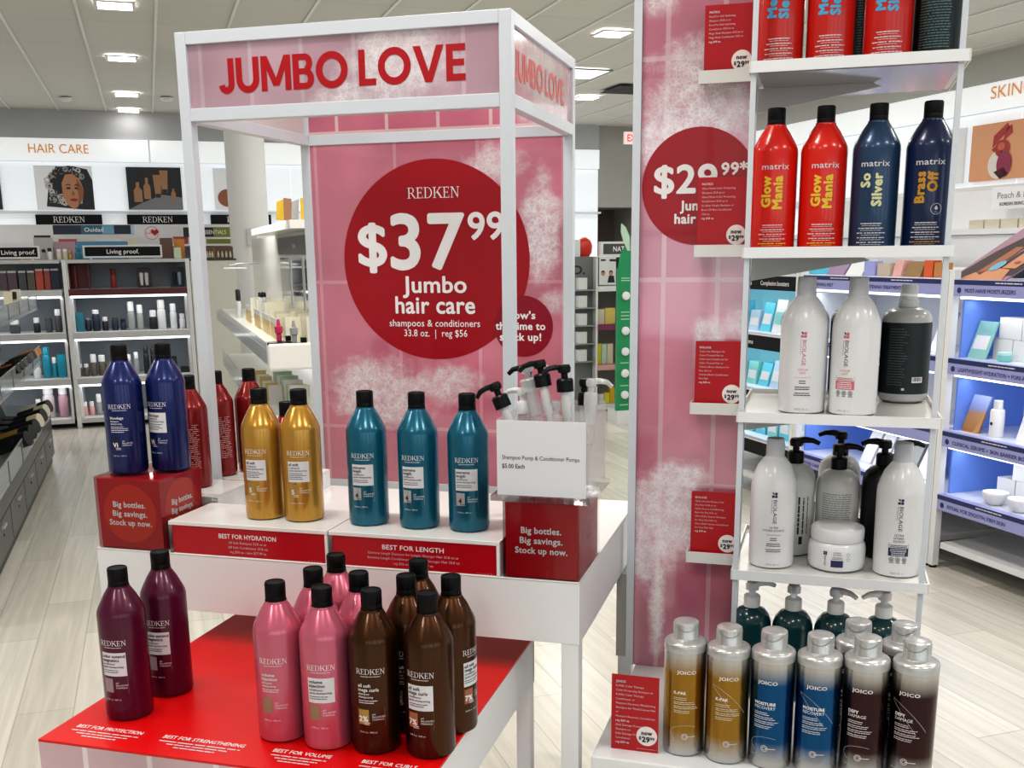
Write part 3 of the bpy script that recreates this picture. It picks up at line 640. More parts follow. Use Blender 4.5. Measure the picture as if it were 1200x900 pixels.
def litre_bottle(body, head, sub, patch, sq, num, col=PRINTW, back=False):
    def fn():
        r = thing('shampoo_bottle', '', '')
        MB().lathe(cone_bottle_body(BR, BH, body), body, 40).build('bottle_body', r)
        m = MB(); ribbed_cap(m, .0165, .874*BH, BH, BLKCAP); m.build('cap', r)
        m = MB(); f = cyl(BR+.0003); g = cyl(BR+.0006)
        if back:
            m.bars(f, -.030, .150, .060, 22, .0048, .0018, mat('faint_print', (.50, .30, .30), .5), 'l', .12); m.build('back_label', r); return r
        m.serif('REDKEN', f, col, 0, .1405, .047); m.bars(f, 0, .1325, .032, 1, .01, .0012, PRINTS, 'c', .1)
        tc = PRINTD if patch else col
        if patch: m.rect(f, -.0225, .082, .0215, .1235, PATCH, 12)
        for k, l in enumerate(head): m.text(l, g, tc, -.0205, .1175-.0068*k, .0052, None, 'l', bold=.02)
        zz = .1175-.0068*len(head)
        for k, l in enumerate(sub): m.text(l, g, tc, -.0205, zz-.0052*k, .0034, None, 'l', bold=.01)
        zz -= .0052*len(sub); m.bars(g, -.0205, zz-.001, .036, max(1, int((zz-.085)/.0036)), .0036, .0012, tc, 'l', .3)
        m.line(f, [(-.0225, .080), (.0215, .080), (.0215, .050), (-.0225, .050), (-.0225, .080)], .0005, sq)
        m.rect(f, -.0215, .0525, -.004, .0775, sq, 6)
        if num: m.text(num, g, PRINTW if sq is not SILV else PRINTD, -.0135, .062, .0088, None, bold=.04); m.bars(g, -.0075, .0555, .012, 2, .0028, .001, PRINTW if sq is not SILV else PRINTD, 'c')
        m.text('pH', f, col, .0015, .070, .0028, None, 'l'); m.text('BALANCED', f, col, .0015, .0655, .0028, None, 'l'); m.text('FORMULA', f, col, .0015, .061, .0028, None, 'l')
        m.text('33.8 fl oz  1000 ml', f, col, -.0205, .0395, .0026, None, 'l')
        m.build('lettering', r); return r
    return fn
BLU = pearl('blue_pearl', (.008, .018, .115)); RDB = pearl('red_pearl', (.22, .008, .010)); GLD = pearl('gold_pearl', (.50, .27, .045), .24, .5); TEA = pearl('teal_pearl', (.006, .12, .19))
BUR = pearl('burgundy_pearl', (.085, .002, .030), .3, .2); PNK = pearl('pink_pearl', (.58, .14, .21), .26, .4); BRN = pearl('brown_pearl', (.070, .026, .008), .28, .8)
DBL = mat('dark_blue_print', (.004, .008, .05), .4); PKS = mat('olive_print', (.32, .20, .12), .4); BUS = mat('grey_mauve_print', (.32, .26, .28), .4)
bl1 = Proto(litre_bottle(BLU, ['blondage'], ['shampoo', 'shampooing'], False, DBL, 'Vi')); bl2 = Proto(litre_bottle(BLU, ['blondage'], ['conditioner', 'après-shampooing'], True, DBL, 'Vi'))
rdp = Proto(litre_bottle(RDB, [], [], False, SILV, '', back=True))
gl = Proto(litre_bottle(GLD, ['all soft'], ['conditioner', 'après-shampooing'], True, GOLDP, '5'))
te = Proto(litre_bottle(TEA, ['extreme', 'length'], ['conditioner', 'après-shampooing'], True, SILV, '4'))
bu = Proto(litre_bottle(BUR, ['color extend', 'magnetics'], ['conditioner', 'après-shampooing'], True, BUS, ''))
pk1 = Proto(litre_bottle(PNK, ['volume', 'injection'], ['shampoo', 'shampooing'], False, PKS, '')); pk2 = Proto(litre_bottle(PNK, ['volume', 'injection'], ['conditioner', 'après-shampooing'], True, PKS, ''))
br1 = Proto(litre_bottle(BRN, ['all soft', 'mega curls'], ['shampoo', 'shampooing'], False, GOLDP, '2%')); br2 = Proto(litre_bottle(BRN, ['all soft', 'mega curls'], ['conditioner', 'après-shampooing'], True, mat('bronze_red_print', (.35, .13, .06), .4), '7%'))
def put(pr, a, b, z, f, label, group, cat='bottle', fr=RK): l = fr.w(a, b, z+.0006); return pr.place(l, face_cam(l, f), label, cat, group)
ZC, ZR_ = TZ+.0005+.1500, TZ+.0005+.066
G = 'blue litre bottles on the red cube'
put(bl1, -.972, .062, ZC, -.25, 'navy blue bottle without white label on the red cube at left', G); put(bl2, -.902, .110, ZC, -.60, 'navy blue bottle with white label on the red cube at left', G)
G = 'red litre bottles at the back left of the table'
put(rdp, -1.004, .352, .966, -.3, 'red bottle mostly hidden behind the navy bottles', G); put(rdp, -1.043, .537, .955, 0.05, 'red bottle with fine print back just right of the frame post', G)
put(rdp, -.990, .608, .955, .9, 'red bottle with plain side, rightmost of the back red ones', G); put(rdp, -.756, .355, TZ, .5, 'red bottle with only its black cap showing between the gold ones', G)
G = 'gold litre bottles on the riser'
put(gl, -.672, .082, ZR_, -.40, 'gold bottle with white label, left of the pair', G); put(gl, -.586, .084, ZR_, -.20, 'gold bottle with white label, right of the pair', G)
G = 'teal litre bottles on the riser'
put(te, -.445, .085, ZR_, -.26, 'teal bottle with white label nearest the gold bottles', G); put(te, -.338, .085, ZR_, -.30, 'teal bottle with white label in the middle of three', G); put(te, -.236, .085, ZR_, -.10, 'teal bottle with white label next to the pump holder', G)
G = 'burgundy litre bottles on the red table'
put(bu, -.723, -.340, SZ, -.5, 'burgundy bottle at the front left of the red table', G); put(bu, -.710, -.236, SZ, -.42, 'burgundy bottle behind the other, nearer the white table', G)
G = 'pink litre bottles on the red table'
put(pk1, -.425, -.348, SZ, -.30, 'pink bottle without white label at the front', G); put(pk2, -.340, -.355, SZ, -.22, 'pink bottle with white label at the front', G)
put(pk1, -.398, -.266, SZ, -.2, 'pink bottle in the second row behind the front pair, left side', G); put(pk1, -.396, -.180, SZ, -.2, 'pink bottle furthest back against the white table front', G); put(pk2, -.314, -.270, SZ, -.2, 'pink bottle in the second row beside the brown bottles', G)
G = 'brown litre bottles on the red table'
put(br1, -.258, -.350, SZ, -.18, 'dark brown bottle marked 2% without white label at the front', G); put(br2, -.168, -.343, SZ, -.40, 'dark brown bottle marked 7% with white label at the front', G)
put(br1, -.232, -.266, SZ, -.2, 'dark brown bottle in the second row behind the 2% bottle', G); put(br1, -.243, -.180, SZ, -.2, 'dark brown bottle furthest back against the white table front', G); put(br2, -.160, -.252, SZ, .85, 'dark brown bottle at the right edge behind the 7% bottle', G)

# ================================================================== pillar with shelves on the right
u = thing('shelf_display', 'tall white shelf display with pink tiled pillar panel and four shelves', 'shelf display', SH.w(0, 0, 0), SH.yaw)
BZ = .58
MB().box(-.222, .386, -.312, .46, .0, BZ, WHITE).build('base_block', u, bevel=.003)
MB().box(-.275, -.2445, .195, .30, BZ+.0005, .78, mat('panel_back_grey', (.42, .42, .40), .5)).build('back_block', u)
BT = 2.42
PB = tiles_foam('pillar_panel_print', .112, .435, .175, .30,
    [(-.10, 1.80, .16, .13, .85), (-.20, 1.72, .08, .10, .7), (-.19, 1.99, .05, .05, .7), (-.075, 1.30, .045, .10, .8), (-.17, .93, .11, .14, .95), (-.20, .86, .05, .12, .85), (-.14, 1.02, .09, .05, .9), (-.175, .72, .025, .16, .8), (-.02, 1.36, .06, .06, .6)],
    (.62, .23, .31), (.53, .17, .25), (.66, .38, .43), rough=.16, bub=80)
o = MB().box(-.226, -.006, .152, .172, BZ+.0005, BT, PB).build('graphic_panel', u)
m = MB(); f = front(0, .1514, 0); g = front(0, .1508, 0)
cx, cz, cr = -.107, 1.626, .116
m.flat(f, [(min(x, -.0065), z) for x, z in arc(cx, cz, cr, cr, 0, 2*pi*79/80, 79)], REDSIGN)
m.text('$29', g, PRINTW, -.134, 1.641, .053, .124, bold=.026); m.text('99*', g, PRINTW, -.037, 1.659, .023, .050, bold=.03)
m.text('Jumbo', g, PRINTW, -.143, 1.589, .0185, None, 'l', bold=.035); m.text('hair care', g, PRINTW, -.154, 1.563, .0185, None, 'l', bold=.035)
m.build('price_roundel', o)
m = MB(); m.box(-.243, -.2265, .146, .176, BZ+.0005, BT, FR); m.box(-.0055, .0, .146, .176, BZ+.0005, BT, FR); m.build('panel_frame', u)
MB().box(-.243, 0, .1765, .19, BZ+.0005, BT, WHITE).build('panel_back', u)
SW, SD = .3705, .37
for x0, y0 in ((.0005, .004), (SW-.0165, .004)): MB().box(x0, x0+.010, y0, y0+.009, BZ+.0005, BT, FR).build('post', u)
UNDER = mat('shelf_underside', (.55, .53, .54), .12, metal=.75)
TRAY = mat('tray_white', (.70, .70, .67), .16)
for z in (1.835, 1.504, 1.190, .868):
    m = MB(); m.box(0, SW, 0, SD, z-.018, z-.010, TRAY); m.box(0, SW, -.003, -.0002, z-.020, z, WHITE); m.box(0, SW, SD+.0002, SD+.003, z-.020, z, TRAY); m.box(-.003, -.0002, -.003, SD+.003, z-.020, z, TRAY); m.box(SW+.0002, SW+.003, -.003, SD+.003, z-.020, z, TRAY)
    m.box(.012, SW-.012, .012, SD-.012, z-.0205, z-.0182, UNDER); m.build('shelf', u)
    m = MB(); m.add([(0, .196, z-.021), (.22, .196, z-.021), (.235, .196, z-.028), (0, .196, z-.068), (0, .202, z-.021), (.22, .202, z-.021), (.235, .202, z-.028), (0, .202, z-.068)], [(3, 2, 1, 0), (4, 5, 6, 7), (0, 1, 5, 4), (1, 2, 6, 5), (2, 3, 7, 6), (3, 0, 4, 7)], mat('bracket_grey', (.60, .60, .58), .35)); m.build('bracket', u)
LEDGE = {1.835: 1.841, 1.504: 1.510, 1.190: 1.190, .868: .868}
for z in LEDGE.values():
    m = MB(); m.box(-.105, -.004, .112, .1455, z-.020, z-.012, TRAY); m.box(-.105, -.004, .109, .1118, z-.024, z, TRAY); m.box(-.108, -.1052, .109, .1455, z-.024, z, TRAY); m.build('sign_ledge', u)

def price_card(label, a, b, z, w_, h_, head, lines, sheen=None):
    r = thing('price_card', label, 'sign', SH.w(a, b, z), SH.yaw, 'red price cards on the shelf display')
    m = MB(); m.box(-w_/2, w_/2, 0, .0015, 0, h_, RED); f = front(0, -.0005, 0); x = -w_/2+.0085; y = h_-.013; lh = h_*.058
    m.text(head, f, PRINTS, x, y, h_*.028, None, 'l', bold=.03)
    for k, l in enumerate(lines): m.text(l, f, PRINTS, x, y-lh*(k+1), h_*.026, None, 'l', bold=.03 if l.startswith('reg') else .004)
    m.bars(f, w_*.05, .006, w_*.42, 1, .003, .0013, mat('faint_red_print', (.62, .25, .22), .5), 'l', .05); m.build('card', r)
    m = MB(); cx_, cy_, rr = w_*.5-.0215, h_*.215, .0195
    m.oval(f, cx_, cy_, rr, rr, mat('price_dot_white', (.80, .74, .72), .5), 40); g = front(0, -.001, 0)
    m.text('now', g, PRINTD, cx_, cy_+.0065, .0075, None, bold=.045); m.text('$', g, PRINTD, cx_-.0125, cy_-.0045, .0062, None, bold=.03); m.text('29', g, PRINTD, cx_-.0015, cy_-.0065, .0098, None, bold=.045); m.text('99', g, PRINTD, cx_+.0105, cy_-.0043, .0058, None, bold=.03)
    m.build('price_dot', r)
    return r
MTX = ['Food For Soft Hydrating', 'Shampoo 33.8 oz or', 'Food For Soft Hydrating', 'Conditioner 33.8 oz or', 'Mega Sleek Shampoo 33.8 oz or', 'Mega Sleek Conditioner 33.8 oz', 'reg $48 ea']
price_card('red price card on the uppermost ledge beside the orange red bottles', -.053, .124, 1.829+.0005, .094, .132, 'MATRIX', MTX)
price_card('red price card on the second ledge overlapping the big price circle', -.055, .124, 1.498+.0005, .100, .143, 'MATRIX', ['Glow Mania Color Protecting', 'Shampoo 33.8 oz or', 'Glow Mania Color Protecting', 'Conditioner 33.8 oz or', 'So Silver Purple Shampoo or', 'Brass Off Blue Conditioner', '33.8 oz', 'reg $48 ea'])
price_card('red price card on the third ledge beside the white bottles with pink print', -.052, .124, 1.178+.0005, .098, .138, 'BIOLAGE', ['Color Last Shampoo for', 'Color-Treated Hair or', 'Color Last Conditioner for', 'Color-Treated Hair or', 'Volume Bloom Shampoo for', 'Fine Hair or', 'Volume Bloom Conditioner', 'Fine Hair', 'reg $48 ea'])
price_card('red price card on the lowest ledge against the foam picture', -.051, .124, .856+.0005, .100, .142, 'BIOLAGE', ['Hydra Source Shampoo for', 'Dry Hair 33.8 oz or', 'Hydra Source Conditioning', 'Balm for Dry Hair or', 'Ultra Hydra Source Shampoo', 'for Very Dry Hair or', 'Ultra Hydra Source Conditioner', 'for Very Dry Hair', 'reg $48 ea'])
price_card('red price card standing on the white base at the left of the metallic bottles', -.1475, -.27, BZ+.0005, .089, .150, 'JOICO', ['K-PAK Color Therapy', 'Color-Protecting Shampoo or', 'K-PAK Color Therapy', 'Conditioner or', 'Moisture Recovery Moisturizing', 'Shampoo for Thick/Coarse Hair', 'or', 'Moisture Recovery Conditioner', 'reg $50 ea', 'Defy Damage Protective', 'Shampoo or', 'Defy Damage Protective', 'Conditioner', 'reg $50 ea'])

# ---- bottles of the two upper shelves
MR, MH = .0425, .265
def matrix_bottle(body, words, col, small, back=False, drop=False, capm=BLKCAP):
    def fn():
        r = thing('shampoo_bottle', '', '')
        MB().lathe(cone_bottle_body(MR, MH, body), body, 40).build('bottle_body', r)
        m = MB(); ribbed_cap(m, .0168, .874*MH, MH, capm); m.build('cap', r)
        m = MB(); f = cyl(MR+.0003)
        if back: m.bars(f, -.028, .15, .056, 28, .0047, .0015, mat('teal_faint_print', (.10, .20, .20), .5), 'l', .06)
        else:
            m2 = MB(); m2.text('matrix', f, PRINTS, .002, .157, .0105, .052, bold=.012); m2.build('brand_lettering', r)
            for k, w_ in enumerate(words): m.text(w_, f, col, -.0145+.0215*k, .139, .0165, None, 'r', bold=.05, rot=90)
            m3 = MB()
            for k in range(5):
                m3.bars(f, 0, .050-.0085*k, (.040, .048, .056, .054, .058)[k], 1, .01, .0018, small if k == 4 else PRINTS, 'c', .1); m3.bars(f, 0, .0462-.0085*k, .040, 1, .01, .0009, small if k == 4 else PRINTS, 'c', .2)
            m3.build('fine_print', r)
            m2 = MB(); m2.text('33.8 FL. OZ. 1 L', f, PRINTS, 0, .0075, .0022, None); m2.build('volume_lettering', r)
            if drop:
                m.ring(f, .0165, .074, .0100, .0092, PRINTS, 32); m.flat(f, [(.0165, .0805), (.0195, .0755), (.0190, .0735), (.0165, .072), (.0140, .0735), (.0135, .0755)], PRINTS); m.text('blue', f, PRINTS, .0165, .0688, .0022, None)
        m.build('lettering', r); return r
    return fn
YEL = mat('yellow_print', (.72, .50, .03), .5); PALEY = mat('pale_yellow_print', (.62, .62, .34), .5); AMB = mat('amber_print', (.50, .25, .02), .5); SKY = mat('sky_blue_print', (.05, .36, .58), .5)
ORED = pearl('orange_red_plastic', (.62, .012, .004), .26, 0); ORED2 = pearl('tomato_plastic', (.50, .014, .008), .3, 0); SLATE = pearl('slate_navy_pearl', (.022, .055, .120), .3, .3); NAVY = pearl('navy_plastic', (.006, .016, .065), .28, .1); NEARB = mat('black_green_plastic', (.004, .010, .010), .35)
gm = Proto(matrix_bottle(ORED, ['Glow', 'Mania'], YEL, YEL)); ss = Proto(matrix_bottle(SLATE, ['So', 'Silver'], PALEY, PRINTS)); bo = Proto(matrix_bottle(NAVY, ['Brass', 'Off'], AMB, AMB, drop=True))
ms = Proto(matrix_bottle(ORED2, ['Mega', 'Sleek'], SKY, PRINTS)); bk = Proto(matrix_bottle(NEARB, [], SKY, PRINTS, back=True))
z = 1.494; G = 'litre bottles on the second shelf'
put(gm, .0465, .068, z, 0, 'scarlet bottle with vertical yellow lettering at the left end of its shelf', G, fr=SH); put(gm, .1365, .068, z, .05, 'scarlet bottle with vertical yellow lettering beside the slate blue one', G, fr=SH)
put(ss, .230, .068, z, -.06, 'slate blue bottle with pale yellow vertical lettering', G, fr=SH); put(bo, .324, .068, z, 0, 'dark navy bottle with amber vertical lettering', G, fr=SH)
z = 1.825; G = 'litre bottles on the top shelf'
put(ms, .0465, .066, z, -.05, 'tomato red bottle with blue lettering, leftmost on the top shelf', G, fr=SH); put(ms, .136, .066, z, 0, 'tomato red bottle with blue lettering, second on the top shelf', G, fr=SH)
put(ms, .236, .066, z, 0, 'tomato red bottle with blue lettering next to the black one on the top shelf', G, fr=SH); put(bk, .321, .088, z, -.1, 'black bottle turned to its fine print on the top shelf', G, fr=SH)
put(bk, .190, .150, z, .2, 'black bottle glimpsed between the red ones on the top shelf', G, fr=SH)

# ---- white bottles of the third and fourth shelves
WB = mat('white_bottle_plastic', (.74, .74, .75), .28, coat=.2); GCAP = mat('pale_grey_cap', (.58, .59, .62), .4)
def white_bottle(logo, col, l1, block, R=.046, H=.266):
    def fn():
        r = thing('shampoo_bottle', '', '')
        MB().lathe([(0, .002), (R-.006, 0), (R-.001, .003), (R*.985, .010), (R, .45*H), (R, .63*H), (R-.0008, .665*H), (R-.0045, .715*H), (R*.73, .79*H), (R*.48, .848*H), (R*.41, .86*H), (R*.40, .865*H)], WB, 40).build('bottle_body', r)
        m = MB(); m.lathe([(R*.385, .855*H), (R*.41, .86*H), (R*.385, H-.002), (R*.36, H), (0, H)], GCAP, 28); m.build('cap', r)
        m = MB(); f = cyl(R+.0003); zt = .156; s = .0052
        for (x, y, cc) in ((.5, .5, logo), (.5, -.5, logo), (-.5, -.5, logo)): m.flat(f, [((x+p[0])*s*1.12-.001, zt+(y+p[1])*s*1.12) for p in ((-.44, -.44), (.44, -.44), (.44, .30), (.3, .44), (-.44, .44))], cc)
        m.flat(f, [(-.0062, zt+.0062), (-.0035, zt+.0058), (-.0015, zt+.0035), (-.0020, zt+.0008), (-.0045, zt+.0022)], PRINTD)
        m.text('BIOLAGE', f, col, .0008, zt-.010, .0070, .050, 'l', rot=-90); m.text('PROFESSIONAL', f, col, -.0060, zt-.010, .0017, .028, 'l', rot=-90)
        for k, l in enumerate(l1): m.text(l, f, logo, 0, .088-.0062*k, .0040, None)
        y = .088-.0062*len(l1)
        if block is None:
            m.bars(f, 0, y-.003, .030, 1, .004, .0006, logo, 'c', 0)
            for k in range(3): m.bars(f, 0, y-.010-.012*k, (.014, .030, .034)[k], 2, .0042, .0016, PRINTD, 'c', .2)
            m2 = MB(); m2.text('33.8 FL. OZ. 1 L', f, PRINTD, 0, .010, .0028, None); m2.build('volume_lettering', r)
        else:
            m.line(f, [(-.019, y+.001), (.019, y+.001), (.019, y-.024), (-.019, y-.024), (-.019, y+.001)], .0006, block); m.rect(f, -.0188, y-.0238, .0188, y-.0075, block, 8); m.bars(cyl(R+.0006), 0, y-.0105, .032, 4, .0036, .0014, PRINTW, 'c', .3); m.bars(cyl(R+.0006), 0, y-.002, .034, 2, .003, .0012, block, 'c', .1)
            for k in (-1, 0, 1): m.ring(f, .0125*k, y-.031, .0046, .0040, PRINTD, 20); m.bars(f, .0125*k, y-.029, .006, 3, .002, .001, PRINTD, 'c'); m.bars(f, .0125*k, y-.0375, .010, 1, .002, .0012, PRINTD, 'c')
            m2 = MB(); m2.text('33.8 FL. OZ. 1 L', f, PRINTD, 0, .010, .0026, None); m2.build('volume_lettering', r)
        m.build('lettering', r); return r
    return fn
PNKP = mat('rose_print', (.62, .12, .20), .5); PNKS = mat('salmon_print', (.62, .16, .20), .5); NVP = mat('navy_print', (.02, .025, .09), .5)
z = 1.180; G = 'white bottles on the third shelf'
put(Proto(white_bottle(PNKS, PNKP, ['COLOR', 'LAST'], None)), .116, .103, z, 0, 'white bottle with all pink lettering, left of its pair', G, fr=SH)
put(Proto(white_bottle(PNKS, PRINTD, ['COLOR', 'LAST'], PNKS)), .2135, .096, z, -.36, 'white bottle with dark lettering and pink block near its base', G, fr=SH)
z = .858; G = 'white bottles on the fourth shelf'
put(Proto(white_bottle(NVP, NVP, ['ULTRA', 'HYDRA SOURCE'], None)), .070, .098, z, .08, 'white bottle with navy lettering at the left of the lowest shelf', G, fr=SH)
put(Proto(white_bottle(NVP, NVP, ['ULTRA', 'HYDRA', 'SOURCE'], NVP)), .3165, .098, z, .06, 'white bottle with navy block at the right of the lowest shelf', G, fr=SH)
GREYB = frosted('grey_translucent_bottle', (.50, .50, .50), .92, .22); CLC = frosted('clear_pump_cap', (.70, .70, .68), .7, .15); LBLK = mat('black_label', (.006, .012, .014), .4)
def tall_round(body, lab, R=.050, H=.245):
    def fn():
        r = thing('conditioner_bottle', '', '')
        MB().lathe([(0, .003), (R-.012, 0), (R-.003, .005), (R, .014), (R, .70*H), (R-.002, .74*H), (R-.008, .775*H), (R*.55, .80*H), (R*.40, .805*H), (R*.36, .81*H)], body, 40).build('bottle_body', r)
        m = MB(); m.lathe([(R*.36, .808*H), (R*.40, .812*H), (R*.40, .87*H), (R*.37, .875*H), (R*.35, .99*H), (R*.32, H), (0, H)], CLC, 28); m.lathe([(R*.41, .83*H), (R*.42, .835*H), (R*.41, .84*H)], CLC, 28); m.build('cap', r)
        m = MB(); m.lathe([(R+.0004, .020), (R+.0004, .685*H)], lab, 40); f = cyl(R+.0008)
        m.bars(f, -.040, .155, .040, 22, .0055, .0012, mat('faint_grey_print', (.13, .14, .14), .5), 'l', .3); m.rect(f, .012, .044, .036, .056, PRINTW, 4)
        for k in range(9): m.rect(cyl(R+.0011), .014+.0022*k, .047, .0148+.0022*k+.0004*(k % 3), .055, PRINTD)
        m.rect(f, -.008, .028, -.002, .033, PRINTS); m.build('wrap_label', r); return r
    return fn
trp = Proto(tall_round(GREYB, LBLK)); z = 1.180; G = 'grey bottles with black wrap labels'
put(trp, .3185, .300, z, .1, 'grey bottle with black wrap label and barcode at the right of the third shelf', G, fr=SH); put(trp, .215, .305, z, .3, 'grey bottle with black label behind the pink block bottle', G, fr=SH); put(trp, .111, .305, z, -.2, 'grey bottle whose clear cap shows behind the all pink lettered one', G, fr=SH)
def pump_bottle(body, head, R, H, lab, nz, lcol=PRINTD, round_=.2, band=False):
    def fn():
        r = thing('pump_bottle', '', ''); hb = H
        MB().lathe([(0, .003), (R-.010, 0), (R-.002, .004), (R, .012), (R, hb*(1-round_)), (R*.97, hb*(1-round_*.7)), (R*.86, hb*(1-round_*.4)), (R*.66, hb*(1-round_*.15)), (R*.42, hb*.99), (R*.36, hb)], body, 40).build('bottle_body', r)
        m = MB(); m.lathe([(R*.36, hb-.002), (.017, hb), (.017, hb+.022), (.014, hb+.025), (.007, hb+.026), (.007, hb+.034), (.013, hb+.036), (.014, hb+.046), (.011, hb+.052), (0, hb+.053)], head, 24)
        c, s_ = cos(nz), sin(nz); m.tube([(0, 0, hb+.045), (.018*c, .018*s_, hb+.049), (.034*c, .034*s_, hb+.048), (.048*c, .048*s_, hb+.042)], [.008, .007, .0058, .0045], head, 10); m.build('pump_head', r)
        m = MB(); f = cyl(R+.0004)
        if lab == 'back': m.bars(f, -.032, hb*.74, .064, 24, .0048, .0016, lcol, 'l', .1)
        elif lab == 'side':
            for k in range(3): m.bars(lambda a, b: f(b, a), .05, -.006+.010*k+.022, .085, 1, .01, .004-.001*k, lcol, 'l', .1)
            m.rect(f, .018, .028, .026, .045, PRINTD)
        elif lab == 'faint': m.bars(f, -.03, hb*.62, .06, 3, .006, .0012, lcol, 'l', .1)
        if lab: m.build('lettering', r)
        return r
    return fn
WPB = mat('white_grey_bottle', (.62, .62, .60), .3, coat=.1); BPB = mat('black_bottle', (.008, .009, .011), .3); GPB = mat('deep_green_bottle', (.006, .050, .058), .2, coat=.3); WPH = mat('white_pump', (.90, .90, .90), .3)
z = .858; G = 'pump bottles at the back of the lowest shelf'
put(Proto(pump_bottle(WPB, BLACK, .043, .198, 'side', .05, PRINTD)), .108, .198, z, -.1, 'white bottle with black pump behind the left navy lettered one', G, fr=SH)
put(Proto(pump_bottle(WPB, BLACK, .045, .185, 'back', .05, mat('grey_fine_print', (.20, .20, .20), .5))), .197, .216, z, 0, 'pale grey pump bottle covered in fine print behind the jar', G, fr=SH)
put(Proto(pump_bottle(WPB, BLACK, .045, .196, '', pi, PRINTD)), .200, .318, z, 0, 'pale grey pump bottle furthest back on the lowest shelf', G, fr=SH)
put(Proto(pump_bottle(BPB, BLACK, .042, .196, '', pi, PRINTD)), .288, .224, z, 0, 'black pump bottle with nozzle to the left on the lowest shelf', G, fr=SH)
put(Proto(pump_bottle(BPB, BLACK, .042, .182, '', .1, PRINTD)), .325, .306, z, 0, 'black pump bottle with nozzle to the right on the lowest shelf', G, fr=SH)
j = thing('cream_jar', 'white lidded cream jar at the front of the lowest shelf', 'jar', SH.w(.2005, .108, .8586), face_cam(SH.w(.2005, .108), 0))
MB().lathe([(0, .002), (.046, 0), (.054, .005), (.057, .015), (.057, .044), (.055, .054), (.050, .060), (.047, .062)], WB, 48).build('jar_body', j)
MB().lathe([(.049, .0602), (.052, .0612), (.053, .064), (.053, .083), (.051, .087), (.047, .0885), (0, .089)], WB, 48).build('lid', j)
m = MB(); f = cyl(.0574)
for (x, y) in ((.5, .5), (.5, -.5), (-.5, -.5), (-.5, .5)): m.rect(f, -.022+x*.004-.0017, .042+y*.004-.0017, -.022+x*.004+.0017, .042+y*.004+.0017, PRINTD)
m.text('BIOLAGE', f, PRINTD, -.022, .036, .0035, .020, 'l', rot=-90); m.text('HYDRA', f, PRINTD, .002, .044, .003, None); m.text('SOURCE', f, PRINTD, .002, .0395, .003, None); m.bars(f, .002, .034, .022, 2, .003, .001, PRINTD, 'c'); m.rect(f, -.010, .014, .014, .028, NVP, 6)
m.ring(f, .024, .040, .0035, .003, PRINTD, 16); m.ring(f, .024, .030, .0035, .003, PRINTD, 16); m.build('lettering', j)

# ---- dark green pump bottles and metallic bottles on the base
z = BZ; G = 'dark green pump bottles on the base'
for a, nz, l in ((.037, .3, 'dark green bottle with white pump, first from the pillar'), (.121, -pi/2, 'dark green bottle with white pump facing straight ahead'), (.205, -.6, 'dark green bottle with white pump turned to the right, third along'), (.298, pi+.5, 'dark green bottle with white pump turned left at the far right')):
    put(Proto(pump_bottle(GPB, WPH, .0412, .191, 'faint', nz, mat('green_faint_print', (.05, .12, .12), .5), .22)), a, .07, z, 0, l, G, fr=SH)
JR, JH = .0388, .255
SV = (.52, .51, .49)
def joico_bottle(key, c, lines, two):
    body = ramp_z(key, [(0, SV), (.05, SV), (.25, c), (.80, c), (.975, SV), (1, SV)], .22, .9, .2)
    def fn():
        r = thing('shampoo_bottle', '', '')
        MB().lathe([(0, .003), (JR-.004, 0), (JR-.0005, .002), (JR, .005), (JR, .201)], body, 44).build('bottle_body', r)
        cap = mat('silver_cap', (.56, .56, .55), .26, metal=.55); m = MB()
        m.lathe([(JR+.0004, .2012), (JR+.0004, .2135), (JR-.001, .217), (JR-.005, .2195), (.0245, .2225), (.0235, .224), (.0235, .249), (.0225, .2525), (.0195, .2545), (0, .255)], cap, 44)
        f = cyl(.02375); m.line(f, [(-.021+.0028*k, .2475-.0085*sin(pi*k/15)) for k in range(16)], .0014, mat('cap_seam', (.20, .20, .20), .4)); m.build('flip_cap', r)
        m = MB(); f = cyl(JR+.0003); g = cyl(JR+.0005)
        for k, l in enumerate(lines): m.text(l, f, PRINTW, -.022, .126-.0078*k, .0055, None, 'l', bold=.035 if k == 0 else 0)
        y = .126-.0078*len(lines)
        for k in range(4): m.bars(f, -.022, y-.002-.0085*k, (.030, .042, .046, .036)[k], 2, .0034, .0014, mat('label_tint_print', (.60, .55, .45), .5) if 'kpak' in key else PRINTS, 'l', .2)
        m2 = MB(); m2.ring(f, 0, .040, .0062, .0050, PRINTS, 24); m2.ring(f, 0, .040, .0036, .0026, PRINTS, 20); m2.rect(f, .002, .0392, .020, .0408, PRINTS, 4)
        if two:
            m.line(f, [(-.030+.004*k, .152-.0001*k*k*1.6-.0008*k) for k in range(17)], .0005, PRINTS); m.line(f, [(-.030+.0042*k, .150-.004*k-.00010*k*k) for k in range(12)], .0005, PRINTS)
        else: m2.line(f, arc(.002, .046, .030, .016, .3*pi, 1.25*pi, 16), .0005, PRINTS)
        m2.build('emblem_print', r); m2 = MB(); m2.text('33.8 fl oz  1 L', f, PRINTS, -.016, .0245, .0022, None); m2.build('volume_lettering', r)
        m2 = MB(); m2.text('JOICO', f, PRINTW, .001, .166, .0062, .036, bold=.02); m2.build('brand_lettering', r)
        m.build('lettering', r); return r
    return fn
KG, MBL, DFD = (.34, .185, .025), (.006, .085, .235), (.045, .018, .020)
